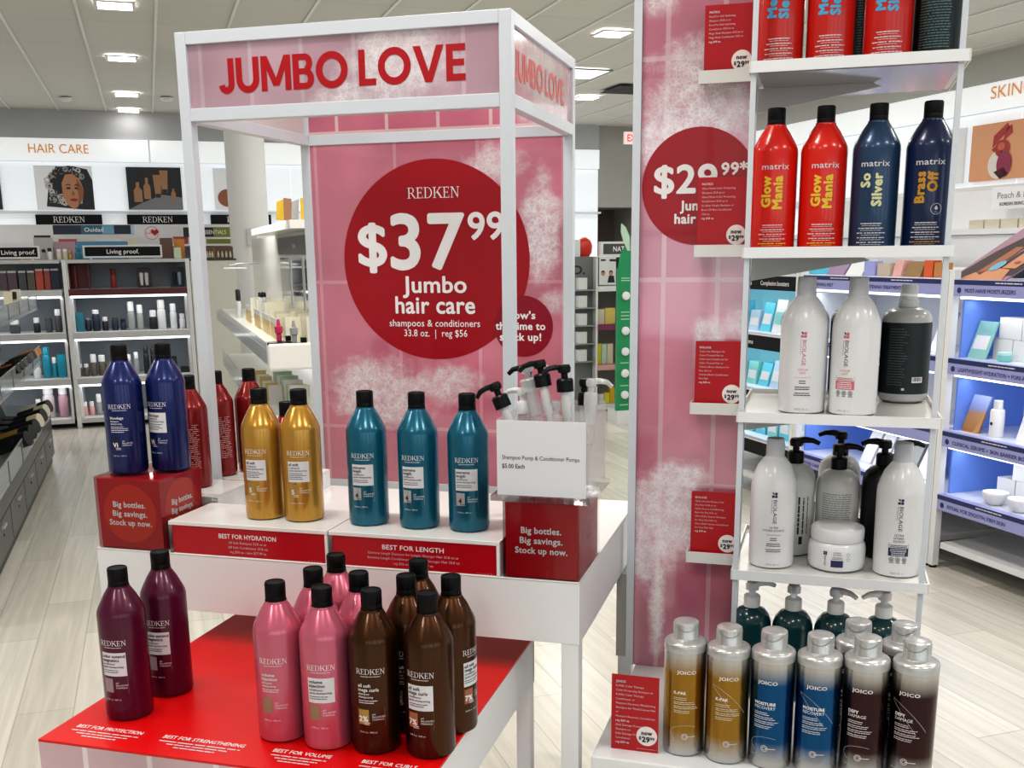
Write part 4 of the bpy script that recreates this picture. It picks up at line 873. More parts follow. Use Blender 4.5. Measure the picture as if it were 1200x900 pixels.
k1 = Proto(joico_bottle('kpak_metal_one', KG, ['K-PAK'], False)); k2 = Proto(joico_bottle('kpak_metal_two', KG, ['K-PAK'], True)); m1 = Proto(joico_bottle('moist_metal_one', MBL, ['MOISTURE', 'RECOVERY'], False)); m2 = Proto(joico_bottle('moist_metal_two', MBL, ['MOISTURE', 'RECOVERY'], True)); d1 = Proto(joico_bottle('defy_metal_one', DFD, ['DEFY', 'DAMAGE'], False)); d2 = Proto(joico_bottle('defy_metal_two', DFD, ['DEFY', 'DAMAGE'], True))
G = 'metallic litre bottles on the base'
put(k1, -.061, -.232, z, .05, 'gold and silver metallic bottle beside the red card', G, fr=SH); put(k2, .0185, -.242, z, .02, 'gold and silver metallic bottle beside the blue ones', G, fr=SH)
put(m1, .098, -.241, z, -.25, 'blue and silver metallic bottle beside the gold ones', G, fr=SH); put(m2, .178, -.241, z, -.10, 'blue and silver metallic bottle beside the brown black ones', G, fr=SH)
put(d1, .258, -.235, z, -.15, 'brown black and silver metallic bottle beside the blue ones', G, fr=SH); put(d2, .3395, -.230, z, -.22, 'brown black and silver metallic bottle at the right end of the front row', G, fr=SH)
put(d1, .243, -.152, z, -.2, 'brown black metallic bottle in the back row, left of the two', G, fr=SH); put(d2, .324, -.147, z, -.2, 'brown black metallic bottle in the back row, right of the two', G, fr=SH)

# ================================================================== grey and white shelving bays at the far left
ORD = ['first', 'second', 'third', 'fourth', 'fifth', 'sixth', 'seventh', 'eighth', 'ninth', 'tenth', 'eleventh', 'twelfth', 'thirteenth', 'fourteenth']
FX = mat('fixture_white', (.70, .71, .72), .4); FXG = mat('fixture_rail_grey', (.52, .53, .54), .45); BAYBK = mat('bay_back_grey', (.23, .26, .29), .35); LEDS = mat('shelf_led', (1, 1, 1), .5, emit=1.8, ecol=(.93, .97, 1.0))
B1 = 10.128
def bay(label, a0, a1, redcase, ends):
    r = thing('shelving_bay', label, 'shelving', GR.w(a0, B1, 0), GR.yaw); W = a1-a0; D = .46
    MB().box(.02, W-.02, .09, D, .0, .060, mat('kick_black', (.01, .01, .012), .6)).build('kick_plate', r)
    MB().box(.0, W, D+.001, D+.02, .0, 1.475, BAYBK).build('back_panel', r)
    for x in ends and (-.0165, W-.0185) or (-.0165,): MB().box(x, x+.035, -.01, .04, 0.0, 1.475, FX).build('upright', r)
    for i, z in enumerate((.085, .443, .846, 1.221, 1.475)):
        m = MB(); m.box(.019, W-.019, 0, D, z-.022, z-.001, FX); m.box(.019, W-.019, -.012, -.0005, (z-.040 if i == 0 else z-.055) if i < 4 else z-.03, z-.001, mat('dark_red_rail', (.09, .012, .014), .4) if (redcase and i == 3) else FXG); m.build('shelf', r)
        if i in (1, 2, 3): MB().box(.03, W-.03, .005, .03, z-.075, z-.056, LEDS).build('light_strip', r)
    for x in (.0205, W-.0425): MB().box(x, x+.022, .042, D-.002, .087, 1.16, FX).build('side_panel', r)
    return r
bay('white lit shelving bay under the full two word black sign, left background', -.700, .330, True, True)
bay('white lit shelving bay cut off by the left edge of the photo', -1.750, -.717, False, False)
for a in (-.2, -1.2):
    for z in (1.14, .765, .365): 
        d = bpy.data.lights.new('shelf_light', 'AREA'); d.shape = 'RECTANGLE'; d.size = .95; d.size_y = .04; d.energy = .8; o = bpy.data.objects.new('shelf_light', d); C.objects.link(o); at(o, GR, a+.015, B1+.06, z)
e = thing('end_panel', 'plain cream end panel to the right of the far left shelving', 'panel', GR.w(.352, B1, 0), GR.yaw)
MB().box(0, .40, 0, .40, 0, 1.455, CREAM).build('panel', e); MB().box(-.005, .405, -.01, .41, 1.4552, 1.469, mat('dark_edge', (.03, .028, .025), .5)).build('top_cap', e)
def sign_board(label, a0, a1, txt, u, z0=1.487, z1=1.595):
    r = thing('brand_sign', label, 'sign', GR.w((a0+a1)/2, B1-.03, z0), GR.yaw, 'black signs on top of the left shelving'); hw = (a1-a0)/2; H = z1-z0
    MB().box(-hw, hw, 0, .03, 0.0, H, FX).build('frame', r)
    m = MB(); m.box(-hw+.016, hw-.016, -.004, -.0005, .016, H-.014, BLKSIGN); m.text(txt, front(u, -.0046, H*.5), PRINTW, 0, 0, .036, None, bold=.012); m.build('face', r)
    for x in (-hw+.05, hw-.07): MB().box(x, x+.02, .01, .02, -.0115, -.0003, FX).build('foot', r)
sign_board('black two word sign on top of the full bay at left', -.533, .122, 'Living proof.', 0)
sign_board('black sign cut off by the photo edge, only its ending readable', -1.50, -.880, 'Living proof.', .145)

def sb(kind, label, a0, a1, b, z, h, col, capc=None, capf=.22, group=None, fr=GR, neck=.85, cat=None, rz=0.0):
    """a small background bottle or box: one mesh, with its cap as a part"""
    R = (a1-a0)/2; m = MB()
    if kind == 'box': m.box(-R, R, -min(R, .04), min(R, .04), 0, h, col)
    elif kind == 'tube': m.lathe([(0, 0), (R*.85, .001), (R*.85, capf*h*.9), (R, capf*h), (R, h*.8), (R, h)], col, 16, sy=1.0)
    else: m.lathe([(0, 0), (R*.95, 0), (R, .004), (R, h*(1-capf)*.86), (R*.85, h*(1-capf)*.95), (R*neck*.8, h*(1-capf))], col, 18)
    nm = {'box': 'product_box', 'bottle': 'product_bottle', 'tube': 'product_tube', 'can': 'spray_can'}[kind]
    o = m.build(nm)
    if capc is not None:
        c = MB()
        if kind == 'box': c.box(-R*.96, R*.96, -min(R, .04)*.96, min(R, .04)*.96, h+.0005, h*(1+capf), capc)
        else: c.lathe([(R*neck*.85, h*(1-capf)), (R*neck, h*(1-capf)+.002), (R*neck, h*.97), (R*neck*.8, h), (0, h)], capc, 18)
        c.build('cap', o)
    tag(o, label, cat or {'box': 'box', 'bottle': 'bottle', 'tube': 'tube', 'can': 'bottle'}[kind], group); at(o, fr, (a0+a1)/2, b, z+.0008, rz); return o
def P_(n, c, r=.4, metal=0.0): return mat('product_'+n, c, r, metal)
pt, pn, pk_, pg, pw, pgr = P_('teal', (.02, .17, .24)), P_('navy', (.012, .022, .045)), P_('black', (.012, .012, .014)), P_('charcoal', (.07, .075, .08)), P_('white', (.66, .67, .68)), P_('grey', (.30, .31, .31))
pol = P_('olive', (.12, .105, .075)); pwc = P_('white_cap', (.74, .74, .75)); por = P_('coral', (.52, .08, .04)); prr = P_('rose_red', (.40, .07, .07)); ppl = P_('plum', (.12, .07, .09)); ptq = P_('turquoise', (.01, .26, .36)); pmv = P_('mauve', (.40, .27, .32)); pdr = P_('dark_red', (.16, .015, .015)); pgd = P_('gold', (.45, .27, .08), .3, .4); pmint = P_('mint', (.20, .55, .52)); pyel = P_('yellow', (.62, .58, .02)); pcr = P_('cream', (.60, .56, .42)); pcyan = P_('cyan', (.10, .52, .66)); plav = P_('lavender', (.32, .34, .62)); porg = P_('orange', (.62, .24, .03)); ppnk = P_('pale_pink', (.66, .36, .34)); pgn = P_('green', (.08, .34, .10))
# dark red shelf of the full bay
G = 'items on the dark red display shelf'; zs = 1.221; bb = B1+.18
c = thing('display_case', 'dark red open display case at the left end of the red shelf', 'display case', GR.w(-.606, bb, zs), GR.yaw)
m = MB(); m.box(-.068, .098, .10, .11, 0, .222, pdr); m.box(-.068, -.060, -.06, .0995, 0, .222, pdr); m.box(.09, .098, -.06, .0995, 0, .222, pdr); m.build('case', c); MB().box(-.03, -.01, .02, .09, .001, .20, P_('brick_red', (.26, .02, .02))).build('divider', c)
sb('bottle', 'slim dark red bottle standing alone on the red shelf', -.337, -.286, bb, zs, .172, P_('brick_red', (.26, .02, .02)), pdr, .3, G)
for l, a0, a1, col, b2 in (('dark plum gift kit with two white tubes in its window', -.112, .012, P_('dark_plum', (.03, .012, .02)), pw), ('dark blue gift kit with a pale tube at the right end of the red shelf', .174, .298, pn, P_('pale_blue', (.45, .56, .66)))):
    k = thing('gift_kit', l, 'gift set', GR.w((a0+a1)/2, bb, zs+.0008), GR.yaw, G); hw = (a1-a0)/2
    MB().box(-hw, hw, 0, .05, 0, .178, col).build('box', k)
    for x in (-.022, .022):
        m = MB(); m.lathe([(0, .02), (.012, .02), (.015, .05), (.018, .13), (.004, .135)], b2 if x > 0 or 'plum' in l else pn, 14); o = m.build('tube', k); o.location = (x, -.014, .0)
# second shelf of the full bay
G = 'products on the second shelf of the full left bay'; zs = .846
rows = [('box', -.650, -.590, .165, pt, None, .2, 'teal blue carton'), ('bottle', -.581, -.531, .112, pn, pgr, .12, 'short navy bottle'), ('bottle', -.521, -.456, .187, pn, pwc, .2, 'tall navy bottle with white cap'), ('bottle', -.438, -.388, .12, pk_, pwc, .3, 'short black bottle with white cap'),
        ('bottle', -.359, -.301, .118, pn, pg, .16, 'short navy bottle with dark cap'), ('bottle', -.287, -.236, .098, pn, pk_, .3, 'low navy jar'), ('can', -.221, -.156, .252, pgr, pwc, .35, 'tall grey can with white cap'), ('can', -.142, -.084, .222, pgr, pwc, .35, 'slimmer grey can with white cap'),
        ('bottle', -.034, .032, .170, pk_, pwc, .35, 'black bottle with white cap'), ('can', .036, .112, .262, pw, pwc, .3, 'tall white can'), ('can', .146, .206, .225, pw, pwc, .3, 'medium white can'), ('bottle', .226, .279, .133, pw, pwc, .3, 'short white bottle at the right end')]
def shelf_row(rows, b, zs, G, where):
    for i, (k, a0, a1, h, c1, c2, cf, l) in enumerate(rows): sb(k, '%s, %s from left, %s' % (l, ORD[i], where), a0, a1, b, zs, h, c1, c2, cf, G)
shelf_row(rows, bb, zs, G, 'full left bay shelf two')
rows = [('bottle', -.745+.07, -.640, .11, pol, pwc, .3, 'short olive bottle with white cap'), ('bottle', -.632, -.585, .11, pol, pwc, .3, 'short olive bottle with white cap'), ('bottle', -.575, -.515, .195, pol, pwc, .38, 'tall olive bottle with white dome cap'), ('bottle', -.505, -.440, .185, pol, pwc, .32, 'olive bottle with white cap'),
        ('box', -.432, -.385, .13, pol, None, .2, 'flat olive carton'), ('bottle', -.375, -.325, .16, pol, pwc, .3, 'olive bottle with pale cap'), ('bottle', -.263, -.219, .18, pgr, pwc, .3, 'grey bottle with white cap'), ('bottle', -.200, -.155, .20, pgr, pwc, .3, 'grey bottle with domed white cap'),
        ('bottle', -.115, -.066, .242, pk_, pk_, .25, 'tall black bottle'), ('bottle', -.052, .000, .234, pk_, pk_, .25, 'tall black bottle'), ('bottle', .13, .18, .15, pk_, pk_, .25, 'black bottle'), ('box', .205, .281, .05, pk_, None, .2, 'low black carton')]
shelf_row(rows, bb, .443, 'products on the third shelf of the full left bay', 'full left bay shelf three')
rows = [('bottle', -.672, -.628, .125, ppnk, pwc, .35, 'small pink bottle with white cap'), ('bottle', -.615, -.570, .125, ppnk, pwc, .35, 'small pink bottle with white cap'), ('bottle', -.555, -.505, .19, pgr, pwc, .4, 'taller grey bottle with white cap'), ('bottle', -.45, -.39, .2, pgr, pwc, .3, 'grey bottle'), ('bottle', -.1, -.04, .2, pgr, pwc, .3, 'grey bottle')]
shelf_row(rows, bb, .085, 'products on the bottom shelf of the full left bay', 'full left bay bottom shelf')
# cut-off bay
rows = [('box', -1.227, -1.180, .145, ppl, pwc, .12, 'plum carton with white top'), ('box', -1.170, -1.100, .145, ppl, pwc, .12, 'wide plum carton with white top'), ('box', -1.085, -1.026, .145, pg, pwc, .12, 'charcoal carton with white top'), ('box', -1.014, -.957, .145, pol, pwc, .12, 'olive carton with white top'),
        ('box', -.948, -.888, .16, por, pwc, .11, 'coral carton with white top'), ('box', -.878, -.832, .16, prr, pwc, .11, 'rose red carton with white top'), ('box', -.824, -.762, .16, pn, pwc, .11, 'navy carton with white top')]
shelf_row(rows, bb, 1.221, 'cartons on the top shelf of the cut off bay', 'cut off bay top shelf')
rows = [('bottle', -1.203, -1.118, .115, pg, pwc, .35, 'wide charcoal jar with white lid'), ('bottle', -1.009, -.954, .13, pk_, pwc, .35, 'black bottle with white cap'), ('tube', -.912, -.852, .125, pg, pk_, .15, 'charcoal tube standing on its cap'), ('bottle', -.832, -.776, .20, pg, pwc, .28, 'tall charcoal bottle with white cap')]
shelf_row(rows, bb, .846, 'products on the second shelf of the cut off bay', 'cut off bay shelf two')
rows = [('bottle', -1.05, -.985, .14, pw, pwc, .3, 'small white bottle'), ('bottle', -.966, -.900, .275, ptq, ptq, .25, 'tall turquoise bottle'), ('bottle', -.893, -.850, .18, ptq, pwc, .3, 'small turquoise bottle with white cap'), ('box', -.842, -.776, .205, ptq, None, .2, 'turquoise carton')]
shelf_row(rows, bb, .443, 'turquoise products on the third shelf of the cut off bay', 'cut off bay shelf three')
rows = [('bottle', -1.063, -1.012, .17, pw, pwc, .3, 'small white pump bottle'), ('bottle', -1.000, -.902, .28, P_('lilac_white', (.55, .47, .52)), pwc, .25, 'large pale lilac pump bottle'), ('bottle', -.872, -.787, .27, P_('lilac_pink', (.50, .30, .36)), pwc, .25, 'large pinkish lilac bottle')]
shelf_row(rows, bb, .085, 'lilac bottles on the bottom shelf of the cut off bay', 'cut off bay bottom shelf')
# on top of the shelving, behind the signs
b2 = B1+.20; zt = 1.476; G = 'items on top of the left shelving'
sb('box', 'mauve card panel between the two black signs', -.783, -.606, b2+.10, zt, .155, pmv, None, .2, G); sb('box', 'blue card panel behind the two word black sign', -.598, -.165, b2+.10, zt, .155, P_('mid_blue', (.07, .22, .36)), None, .2, G)
sb('box', 'grey printed stand left of the mauve card panel', -.940, -.79, b2+.06, zt, .19, P_('stone', (.42, .42, .40)), None, .2, G)
for i, (a0, a1, h, c1, c2, l) in enumerate(((-.877, -.838, .09, pgr, pk_, 'small grey bottle with black cap'), (-.829, -.79, .10, pw, pk_, 'small white bottle with black cap'), (-.754, -.715, .09, pcr, pwc, 'small cream bottle with white cap'), (-.706, -.667, .09, pcr, pwc, 'small cream bottle with white cap'), (-.660, -.628, .075, pgd, pgd, 'small gold bottle'), (-.604, -.55, .1, pt, pt, 'small blue cup'))):
    sb('bottle', '%s, %s from left between the black signs' % (l, ORD[i]), a0, a1, b2-.10, zt, h, c1, c2, .3, G)
sb('box', 'brown carton stack just right of the two word black sign', .111, .221, b2, zt, .18, P_('brown', (.12, .055, .035)), None, .2, G); sb('box', 'pale green carton beside the frame post on the left shelving', .224, .285, b2-.08, zt, .095, P_('pale_green', (.52, .60, .42)), None, .2, G); sb('box', 'orange carton standing behind the pale green one', .235, .325, b2+.08, zt, .17, porg, None, .2, G)
for l, a0, a1 in (('brown gift set with four mini bottles on the end panel, left one', .372, .470), ('brown gift set with four mini bottles on the end panel, middle one', .478, .575), ('brown gift set with four mini bottles on the end panel, right one', .584, .745)):
    k = thing('gift_set', l, 'gift set', GR.w((a0+a1)/2, B1+.14, 1.4698), GR.yaw, 'brown gift sets'); hw = (a1-a0)/2; MB().box(-hw, hw, 0, .06, 0, .105, P_('brown', (.12, .055, .035))).build('box', k)
    for i in range(4): o = MB().lathe([(0, .01), (.010, .01), (.010, .045), (.005, .05), (.005, .065), (0, .066)], pcr, 10).build('bottle', k); o.location = (-hw*.66+hw*.44*i, -.0105, 0)
# second row of shelving further back, only its top shows
r = thing('shelving_bay', 'white shelving row further back under the far wall signs', 'shelving', GR.w(-1.9, 12.6, 0), GR.yaw)
MB().box(0, 2.95, 0, .5, 0, 1.44, FX).build('carcass', r)
for z in (1.465, 1.625): MB().box(0, 2.95, -.02, .5, z-.022, z, FX).build('shelf', r)
MB().box(0, 2.95, .45, .48, 1.4402, 1.85, FX).build('back_panel', r)
def top_sign(label, a0, a1, z0, z1, bg, txt, tw, blocks):
    k = thing('brand_sign', label, 'sign', GR.w((a0+a1)/2, 12.60, z0), GR.yaw); hw = (a1-a0)/2; H = z1-z0
    m = MB(); m.box(-hw, hw, 0, .03, 0, H, bg)
    for x0, x1, c in blocks: m.rect(front(0, -.0008, 0), x0*hw, .004, x1*hw, H-.004, c)
    m.text(txt, front(0, -.0016, H*.5), PRINTW, 0, 0, .042, tw, bold=.01); m.build('face', k)
top_sign('blue patterned sign with white script under the first far wall sign', -.942, -.123, 1.735, 1.832, pn, 'Ouidad', .19, [(-.95, -.35, pn), (-.32, .2, P_('sea_blue', (.03, .13, .20))), (.2, .5, P_('pale_sea', (.16, .36, .50))), (.5, .92, pn), (.92, 1, P_('ice_blue', (.40, .55, .68)))])
top_sign('black and olive CURL sign left of the white column', .393, .908, 1.70, 1.805, pk_, 'CURL ESSENTIALS', .40, [(.25, 1, P_('olive_green', (.22, .26, .02)))])
k = thing('heart_sign', 'round white sign with a red heart behind the left shelving', 'sign', GR.w(.06, 12.59, 1.745), GR.yaw); m = MB(); f = front(0, 0, 0); m.oval(f, 0, 0, .098, .068, mat('heart_pale', (.70, .62, .62), .5), 32); m.ring(front(0, -.001, 0), 0, 0, .066, .070, pdr, 32)
m.flat(front(0, -.002, 0), [(.03, -.03), (.075, .01), (.065, .035), (.045, .04), (.03, .025), (.015, .04), (-.005, .035), (-.012, .01)], mat('heart_red', (.35, .01, .02), .5)); m.text('Love', front(-.035, -.002, .0), mat('heart_red', (.35, .01, .02)), 0, 0, .018); m.build('face', k)
for i, (a0, a1, z, h, c, l) in enumerate(((-1.30, -1.15, 1.466, .10, pgd, 'gold carton'), (-1.14, -.98, 1.626, .10, pk_, 'black carton'), (-.90, -.72, 1.626, .06, prr, 'rose red carton'), (-.70, -.52, 1.626, .05, pcr, 'cream carton'), (-.48, -.30, 1.626, .05, pw, 'white carton'), (-.26, -.10, 1.626, .05, pcr, 'low cream carton'), (.28, .44, 1.626, .08, prr, 'red carton'), (.46, .62, 1.626, .05, porg, 'orange carton'), (.64, .9, 1.626, .05, P_('olive_green', (.22, .26, .02)), 'olive green carton'), (.46, .9, 1.466, .12, porg, 'wide orange carton'))):
    sb('box', '%s, %s along the further shelving row' % (l, ORD[i]), a0, a1, 12.68, z, h, c, None, .2, 'cartons on the further shelving row')

# ================================================================== black make-up counter at the far left
bc = thing('makeup_counter', 'black make-up counter with drawers and clear trays along the left edge', 'counter', GR.w(0, 0, 0), GR.yaw)
CB = mat('counter_black', (.035, .038, .036), .3); A1, N0, N1 = -.7806, 4.6, 8.5
MB().box(A1-.55, A1-.02, N0, N1-.01, 0, .06, BLACK).build('plinth', bc)
MB().box(A1-.55, A1-.022, N0, N1, .061, .335, CB).build('carcass', bc)
ys = [N0+(N1-N0)*i/6 for i in range(7)]
for i in range(6):
    d = MB().box(A1-.0215, A1, ys[i]+.008, ys[i+1]-.008, .065, .245, CB).build('drawer', bc)
    MB().box(A1+.0005, A1+.014, (ys[i]+ys[i+1])/2-.05, (ys[i]+ys[i+1])/2+.05, .205, .219, STEEL).build('handle', d); MB().lathe([(0, 0), (.008, 0), (.008, .003), (0, .003)], BLACK, 12, M=Matrix.Translation((A1+.0003, (ys[i]+ys[i+1])/2, .165)) @ Matrix.Rotation(pi/2, 4, 'Y')).build('lock', d)
MB().box(A1-.0215, A1, N0, N1, .250, .335, CB).build('front_rail', bc)
TG = frosted('tray_glass', (.50, .56, .58), .55, .12); TRB = mat('tray_bed', (.30, .31, .31), .25)
for z, off, hh, y1, nm in ((.336, 0.0, .125, 8.5, 'lower'), (.685, .10, .115, 9.3, 'middle'), (1.105, .10, .095, 9.45, 'upper')):
    x1 = A1-off; x0 = x1-.30
    m = MB(); m.box(x0, x1-.006, N0, y1, z, z+.014, TRB); m.build('tray_bed', bc)
    m = MB(); m.box(x1-.0055, x1, N0, y1, z-.02 if off else z+.001, z+hh, TG); m.box(x0, x1-.006, y1+.0005, y1+.006, z, z+hh*.8, TG); m.build('tray_glass', bc)
    m = MB(); m.box(x1-.007, x1+.001, N0, y1, z+hh+.0005, z+hh+.006, STEEL); 
    for k in range(7): yy = y1-.02-.62*k; m.box(x1+.0005, x1+.003, yy-.008, yy, z, z+hh, CB)
    m.build('tray_trim', bc)
    if off: MB().box(x0-.14, x0-.0005, N0, y1, z-.35, z+.012, CB).build('riser_back', bc)
def lying(label, a, b, z, R, L, col, c2, rz, cat='make-up', G=None, tilt=.5):
    o = MB().lathe([(0, 0), (R, 0), (R, L*.62), (R*.96, L*.63)], col, 16).build('makeup_tube'); m = MB(); m.lathe([(R*.96, L*.63), (R*1.02, L*.64), (R*1.02, L), (0, L)], c2, 16); m.build('cap', o)
    o.location = GR.w(a, b, z+R+.004); o.rotation_euler = (pi/2-tilt*.6, 0, GR.yaw+rz); tag(o, label, cat, G)
G = 'make-up on the lower counter tray'
for i, (b, c1, c2) in enumerate(((8.25, pcr, pk_), (8.02, pk_, pcr), (7.80, pk_, pk_), (7.55, pk_, pcr), (7.3, pk_, pk_), (7.05, pgd, pk_), (6.8, pk_, pk_))): lying('%s make-up tube on the lower counter tray, %s from far end' % ('cream and black' if pcr in (c1, c2) else 'black' if c1 is pk_ else 'gold', ORD[i]), A1-.15, b, .352, .045, .20, c1, c2, 1.2, G=G)
for i, (b, hgt) in enumerate(((8.28, .07), (8.05, .09), (7.80, .10), (7.52, .08))):
    o = thing('makeup_compact', 'open black compact case on the lower counter tray, %s from far end' % ORD[i], 'make-up', GR.w(A1-.25, b, .352), GR.yaw+1.3, 'compacts on the lower tray')
    o.scale = (1.35, 1.35, 1.35); MB().box(-.06, .06, -.05, .05, 0, .018, pk_).build('base', o); m = MB(); m.hull8([(-.06, .045, .018), (.06, .045, .018), (-.06, .055, .018), (.06, .055, .018), (-.06, .07, .018+hgt), (.06, .07, .018+hgt), (-.06, .082, .018+hgt), (.06, .082, .018+hgt)], pk_); m.build('lid', o)
G = 'make-up on the middle counter tray'
BZC = P_('bronze', (.42, .15, .05), .3)
for i, (b, c1, c2, R) in enumerate(((8.30, porg, porg, .026), (8.20, porg, BZC, .026), (8.10, BZC, porg, .026), (7.90, pg, pk_, .03), (7.72, pk_, pg, .032), (7.52, pk_, pk_, .032), (7.30, pk_, pg, .032), (7.08, BZC, pk_, .032), (6.85, pk_, pk_, .032))):
    lying('%s make-up tube on the middle counter tray, %s from far end' % ('orange' if c1 is porg else 'bronze' if c1 is BZC else 'charcoal' if c1 is pg else 'black', ORD[i]), A1-.24, b+.85, .701, R, .17, c1, c2, 1.25, G=G)
G = 'items on the upper counter tray'
o = sb('bottle', 'square glass bottle with black top on the upper counter tray', A1-.27, A1-.19, 8.95, 1.120, .125, P_('amber_glass', (.62, .50, .30), .1), pk_, .45, G, neck=1.0)
for i, b in enumerate((8.40, 8.28, 7.82)):
    m = MB(); m.hull8([(-.03, 0, 0), (.03, 0, 0), (-.03, .008, 0), (.03, .008, 0), (-.03, .05, .13), (.03, .05, .13), (-.03, .058, .13), (.03, .058, .13)], pcr if i else pw); at(tag(m.build('sample_card'), 'white sample card on the upper counter tray, %s from far end' % ORD[i], 'card', G), GR, A1-.23, b+.9, 1.1205)

# ================================================================== white nail and card counter behind the frame
nc = thing('card_counter', 'white counter with clear fronted trays seen through the frame, left of the price panel', 'counter', GR.w(0, 0, 0), GR.yaw)
X0, X1, Y0, Y1 = .485, 1.05, 5.0, 8.9; TZ2 = 1.075
NW = mat('counter_white', (.82, .82, .78), .25)
MB().box(X0+.03, X1, Y0+.02, Y1, TZ2-.095, TZ2-.012, NW).build('upper_tray_body', nc, bevel=.012)
MB().box(X0+.02, X1, Y0, Y1, TZ2-.0118, TZ2, NW).build('upper_tray_top', nc)
MB().box(X0+.006, X1, Y0-.004, Y0+.0195, TZ2-.100, TZ2+.022, NW).build('upper_tray_end', nc, bevel=.010)
m = MB(); m.box(X0, X0+.005, Y0+.02, Y1, TZ2-.075, TZ2+.028, frosted('counter_glass', (.70, .74, .75), .62, .15)); m.build('upper_tray_glass', nc)
m = MB(); m.box(X0+.0055, X0+.018, Y0+.02, Y1, TZ2-.08, TZ2-.012, NW)
m.build('upper_tray_lip', nc)
MB().box(X0+.06, X1, Y0+.35, Y1, .70, .715, NW).build('lower_tray_top', nc); MB().box(X0+.03, X1, Y0+.35, Y1, .62, .6998, NW).build('lower_tray_body', nc); MB().box(X0+.024, X0+.029, Y0+.35, Y1, .63, .76, MATS['counter_glass']).build('lower_tray_glass', nc)
MB().box(X0+.12, X1, Y0+.3, Y1, .0, .6195, NW).build('cabinet', nc)
MB().box(X0+.31, X0+.33, Y0+.2, Y1, TZ2+.0005, 1.62, NW).build('back_panel', nc); MB().box(X0+.16, X0+.50, Y0+.2, Y0+2.2, 1.6205, 1.66, NW).build('top_shelf', nc)
m = MB(); m.box(X0+.300, X0+.3095, Y0+.35, Y0+2.0, 1.50, 1.60, mat('grey_header', (.12, .12, .12), .4)); m.text('lashes', left(X0+.2995, Y0+1.2, 1.55), PRINTW, 0, 0, .03, .12); m.build('header_strip', nc)
for k in range(3):
    MB().box(X0+.300, X0+.3095, Y0+.36+.55*k, Y0+.80+.55*k, 1.14, 1.48, mat('mirror_pale', (.55, .57, .58), .08, metal=.9)).build('mirror', nc)
d = bpy.data.lights.new('counter_light', 'AREA'); d.shape = 'RECTANGLE'; d.size = .1; d.size_y = 2.5; d.energy = 9; d.color = (1, .98, .93); o = bpy.data.objects.new('counter_light', d); C.objects.link(o); at(o, GR, X0+.12, Y0+1.6, 1.75)
YC = P_('pale_card', (.74, .70, .52)); YG = P_('straw_divider', (.66, .48, .20)); WCD = P_('white_card', (.76, .75, .70))
def cards(n, x, y, dx, dy, z, w_, h_, G, where, tilt=.05, cols=None):
    cols = cols or (YC, WCD, pcr)
    for i in range(n):
        cc = cols[i % len(cols)]; h2 = h_*(1-.14*((i*7) % 5)/5)
        m = MB(); m.hull8([(-w_/2, 0, 0), (w_/2, 0, 0), (-w_/2, .006, 0), (w_/2, .006, 0), (-w_/2, .02, h2), (w_/2, .02, h2), (-w_/2, .026, h2), (w_/2, .026, h2)], cc)
        o = at(tag(m.build('card_pack'), '%s card pack, %s from near end, %s' % ('pale yellow' if cc is YC else 'white' if cc is WCD else 'straw coloured' if cc is YG else 'cream', ORD[i], where), 'card', G), GR, x+dx*i, y+dy*i, z+.0008)
cards(9, X0+.26, Y0+.16, 0, .10, TZ2, .07, .135, 'card packs on the upper counter tray', 'right row on the white counter')
cards(8, X0+.17, Y0+.30, 0, .12, TZ2, .06, .125, 'card packs in the middle row', 'middle row on the white counter')
cards(8, X0+.215, Y0+1.5, 0, .16, TZ2, .10, .15, 'card packs in the far row', 'far row on the white counter')
for i, (y, l) in enumerate(((.62, 1), (1.05, 2), (1.55, 3), (2.15, 4))):
    m = MB(); m.box(0, .004, -.19, .19, 0, .075, YG); m.box(0, .004, -.19, .19, .0752, .105, WCD); at(tag(m.build('tray_divider'), 'straw coloured upright divider on the white counter, %s from the near end' % ORD[i], 'divider', 'tray dividers'), GR, X0+.105, Y0+y, TZ2+.0008)
for i, (x, y, c1) in enumerate(((.14, .10, ppnk), (.085, .24, P_('hot_pink', (.55, .03, .12))))):
    k = thing('polish_stand', ('black polish stand at the near corner of the white counter', 'black polish stand holding a hot pink bottle')[i], 'display stand', GR.w(X0+x, Y0+y, TZ2+.0008), GR.yaw)
    MB().lathe([(0, 0), (.075, 0), (.078, .004), (.07, .012), (.02, .016), (0, .016)], BLACK, 24, sy=.8).build('base', k)
    MB().lathe([(0, .0165), (.012, .017), (.012, .05), (.018, .055), (.020, .085), (.010, .09), (.006, .12), (0, .12)], c1 if i else pgr, 14).build('bottle', k); o = MB().box(.03, .055, -.02, .02, .0168, .04, BLACK).build('block', k)
for i in range(4):
    o = sb('bottle', 'clear brush tube with black top, %s of the bunch on the white counter' % ORD[i], X0+.16+.025*(i % 2), X0+.182+.025*(i % 2), Y0+1.9+.06*i, TZ2, .19, pw, pk_, .15, 'brush tubes on the white counter')
for i, y in enumerate((2.62, 2.72)): sb('bottle', 'white bottle with tall black cap at the far end of the white counter, %s' % ('nearer one', 'further one')[i], X0+.07, X0+.10, Y0+y, TZ2, .19, pw, pk_, .4, 'black capped bottles on the white counter')
cards(10, X0+.20, Y0+.45, 0, .09, .715, .10, .13, 'card packs on the lower counter tray', 'lower tray of the white counter', cols=(WCD, YC, P_('mint_card', (.40, .58, .42))))
cards(6, X0+.105, Y0+.75, 0, .16, .715, .07, .10, 'card packs in the front row of the lower tray', 'front row of the lower tray', cols=(WCD, YG))
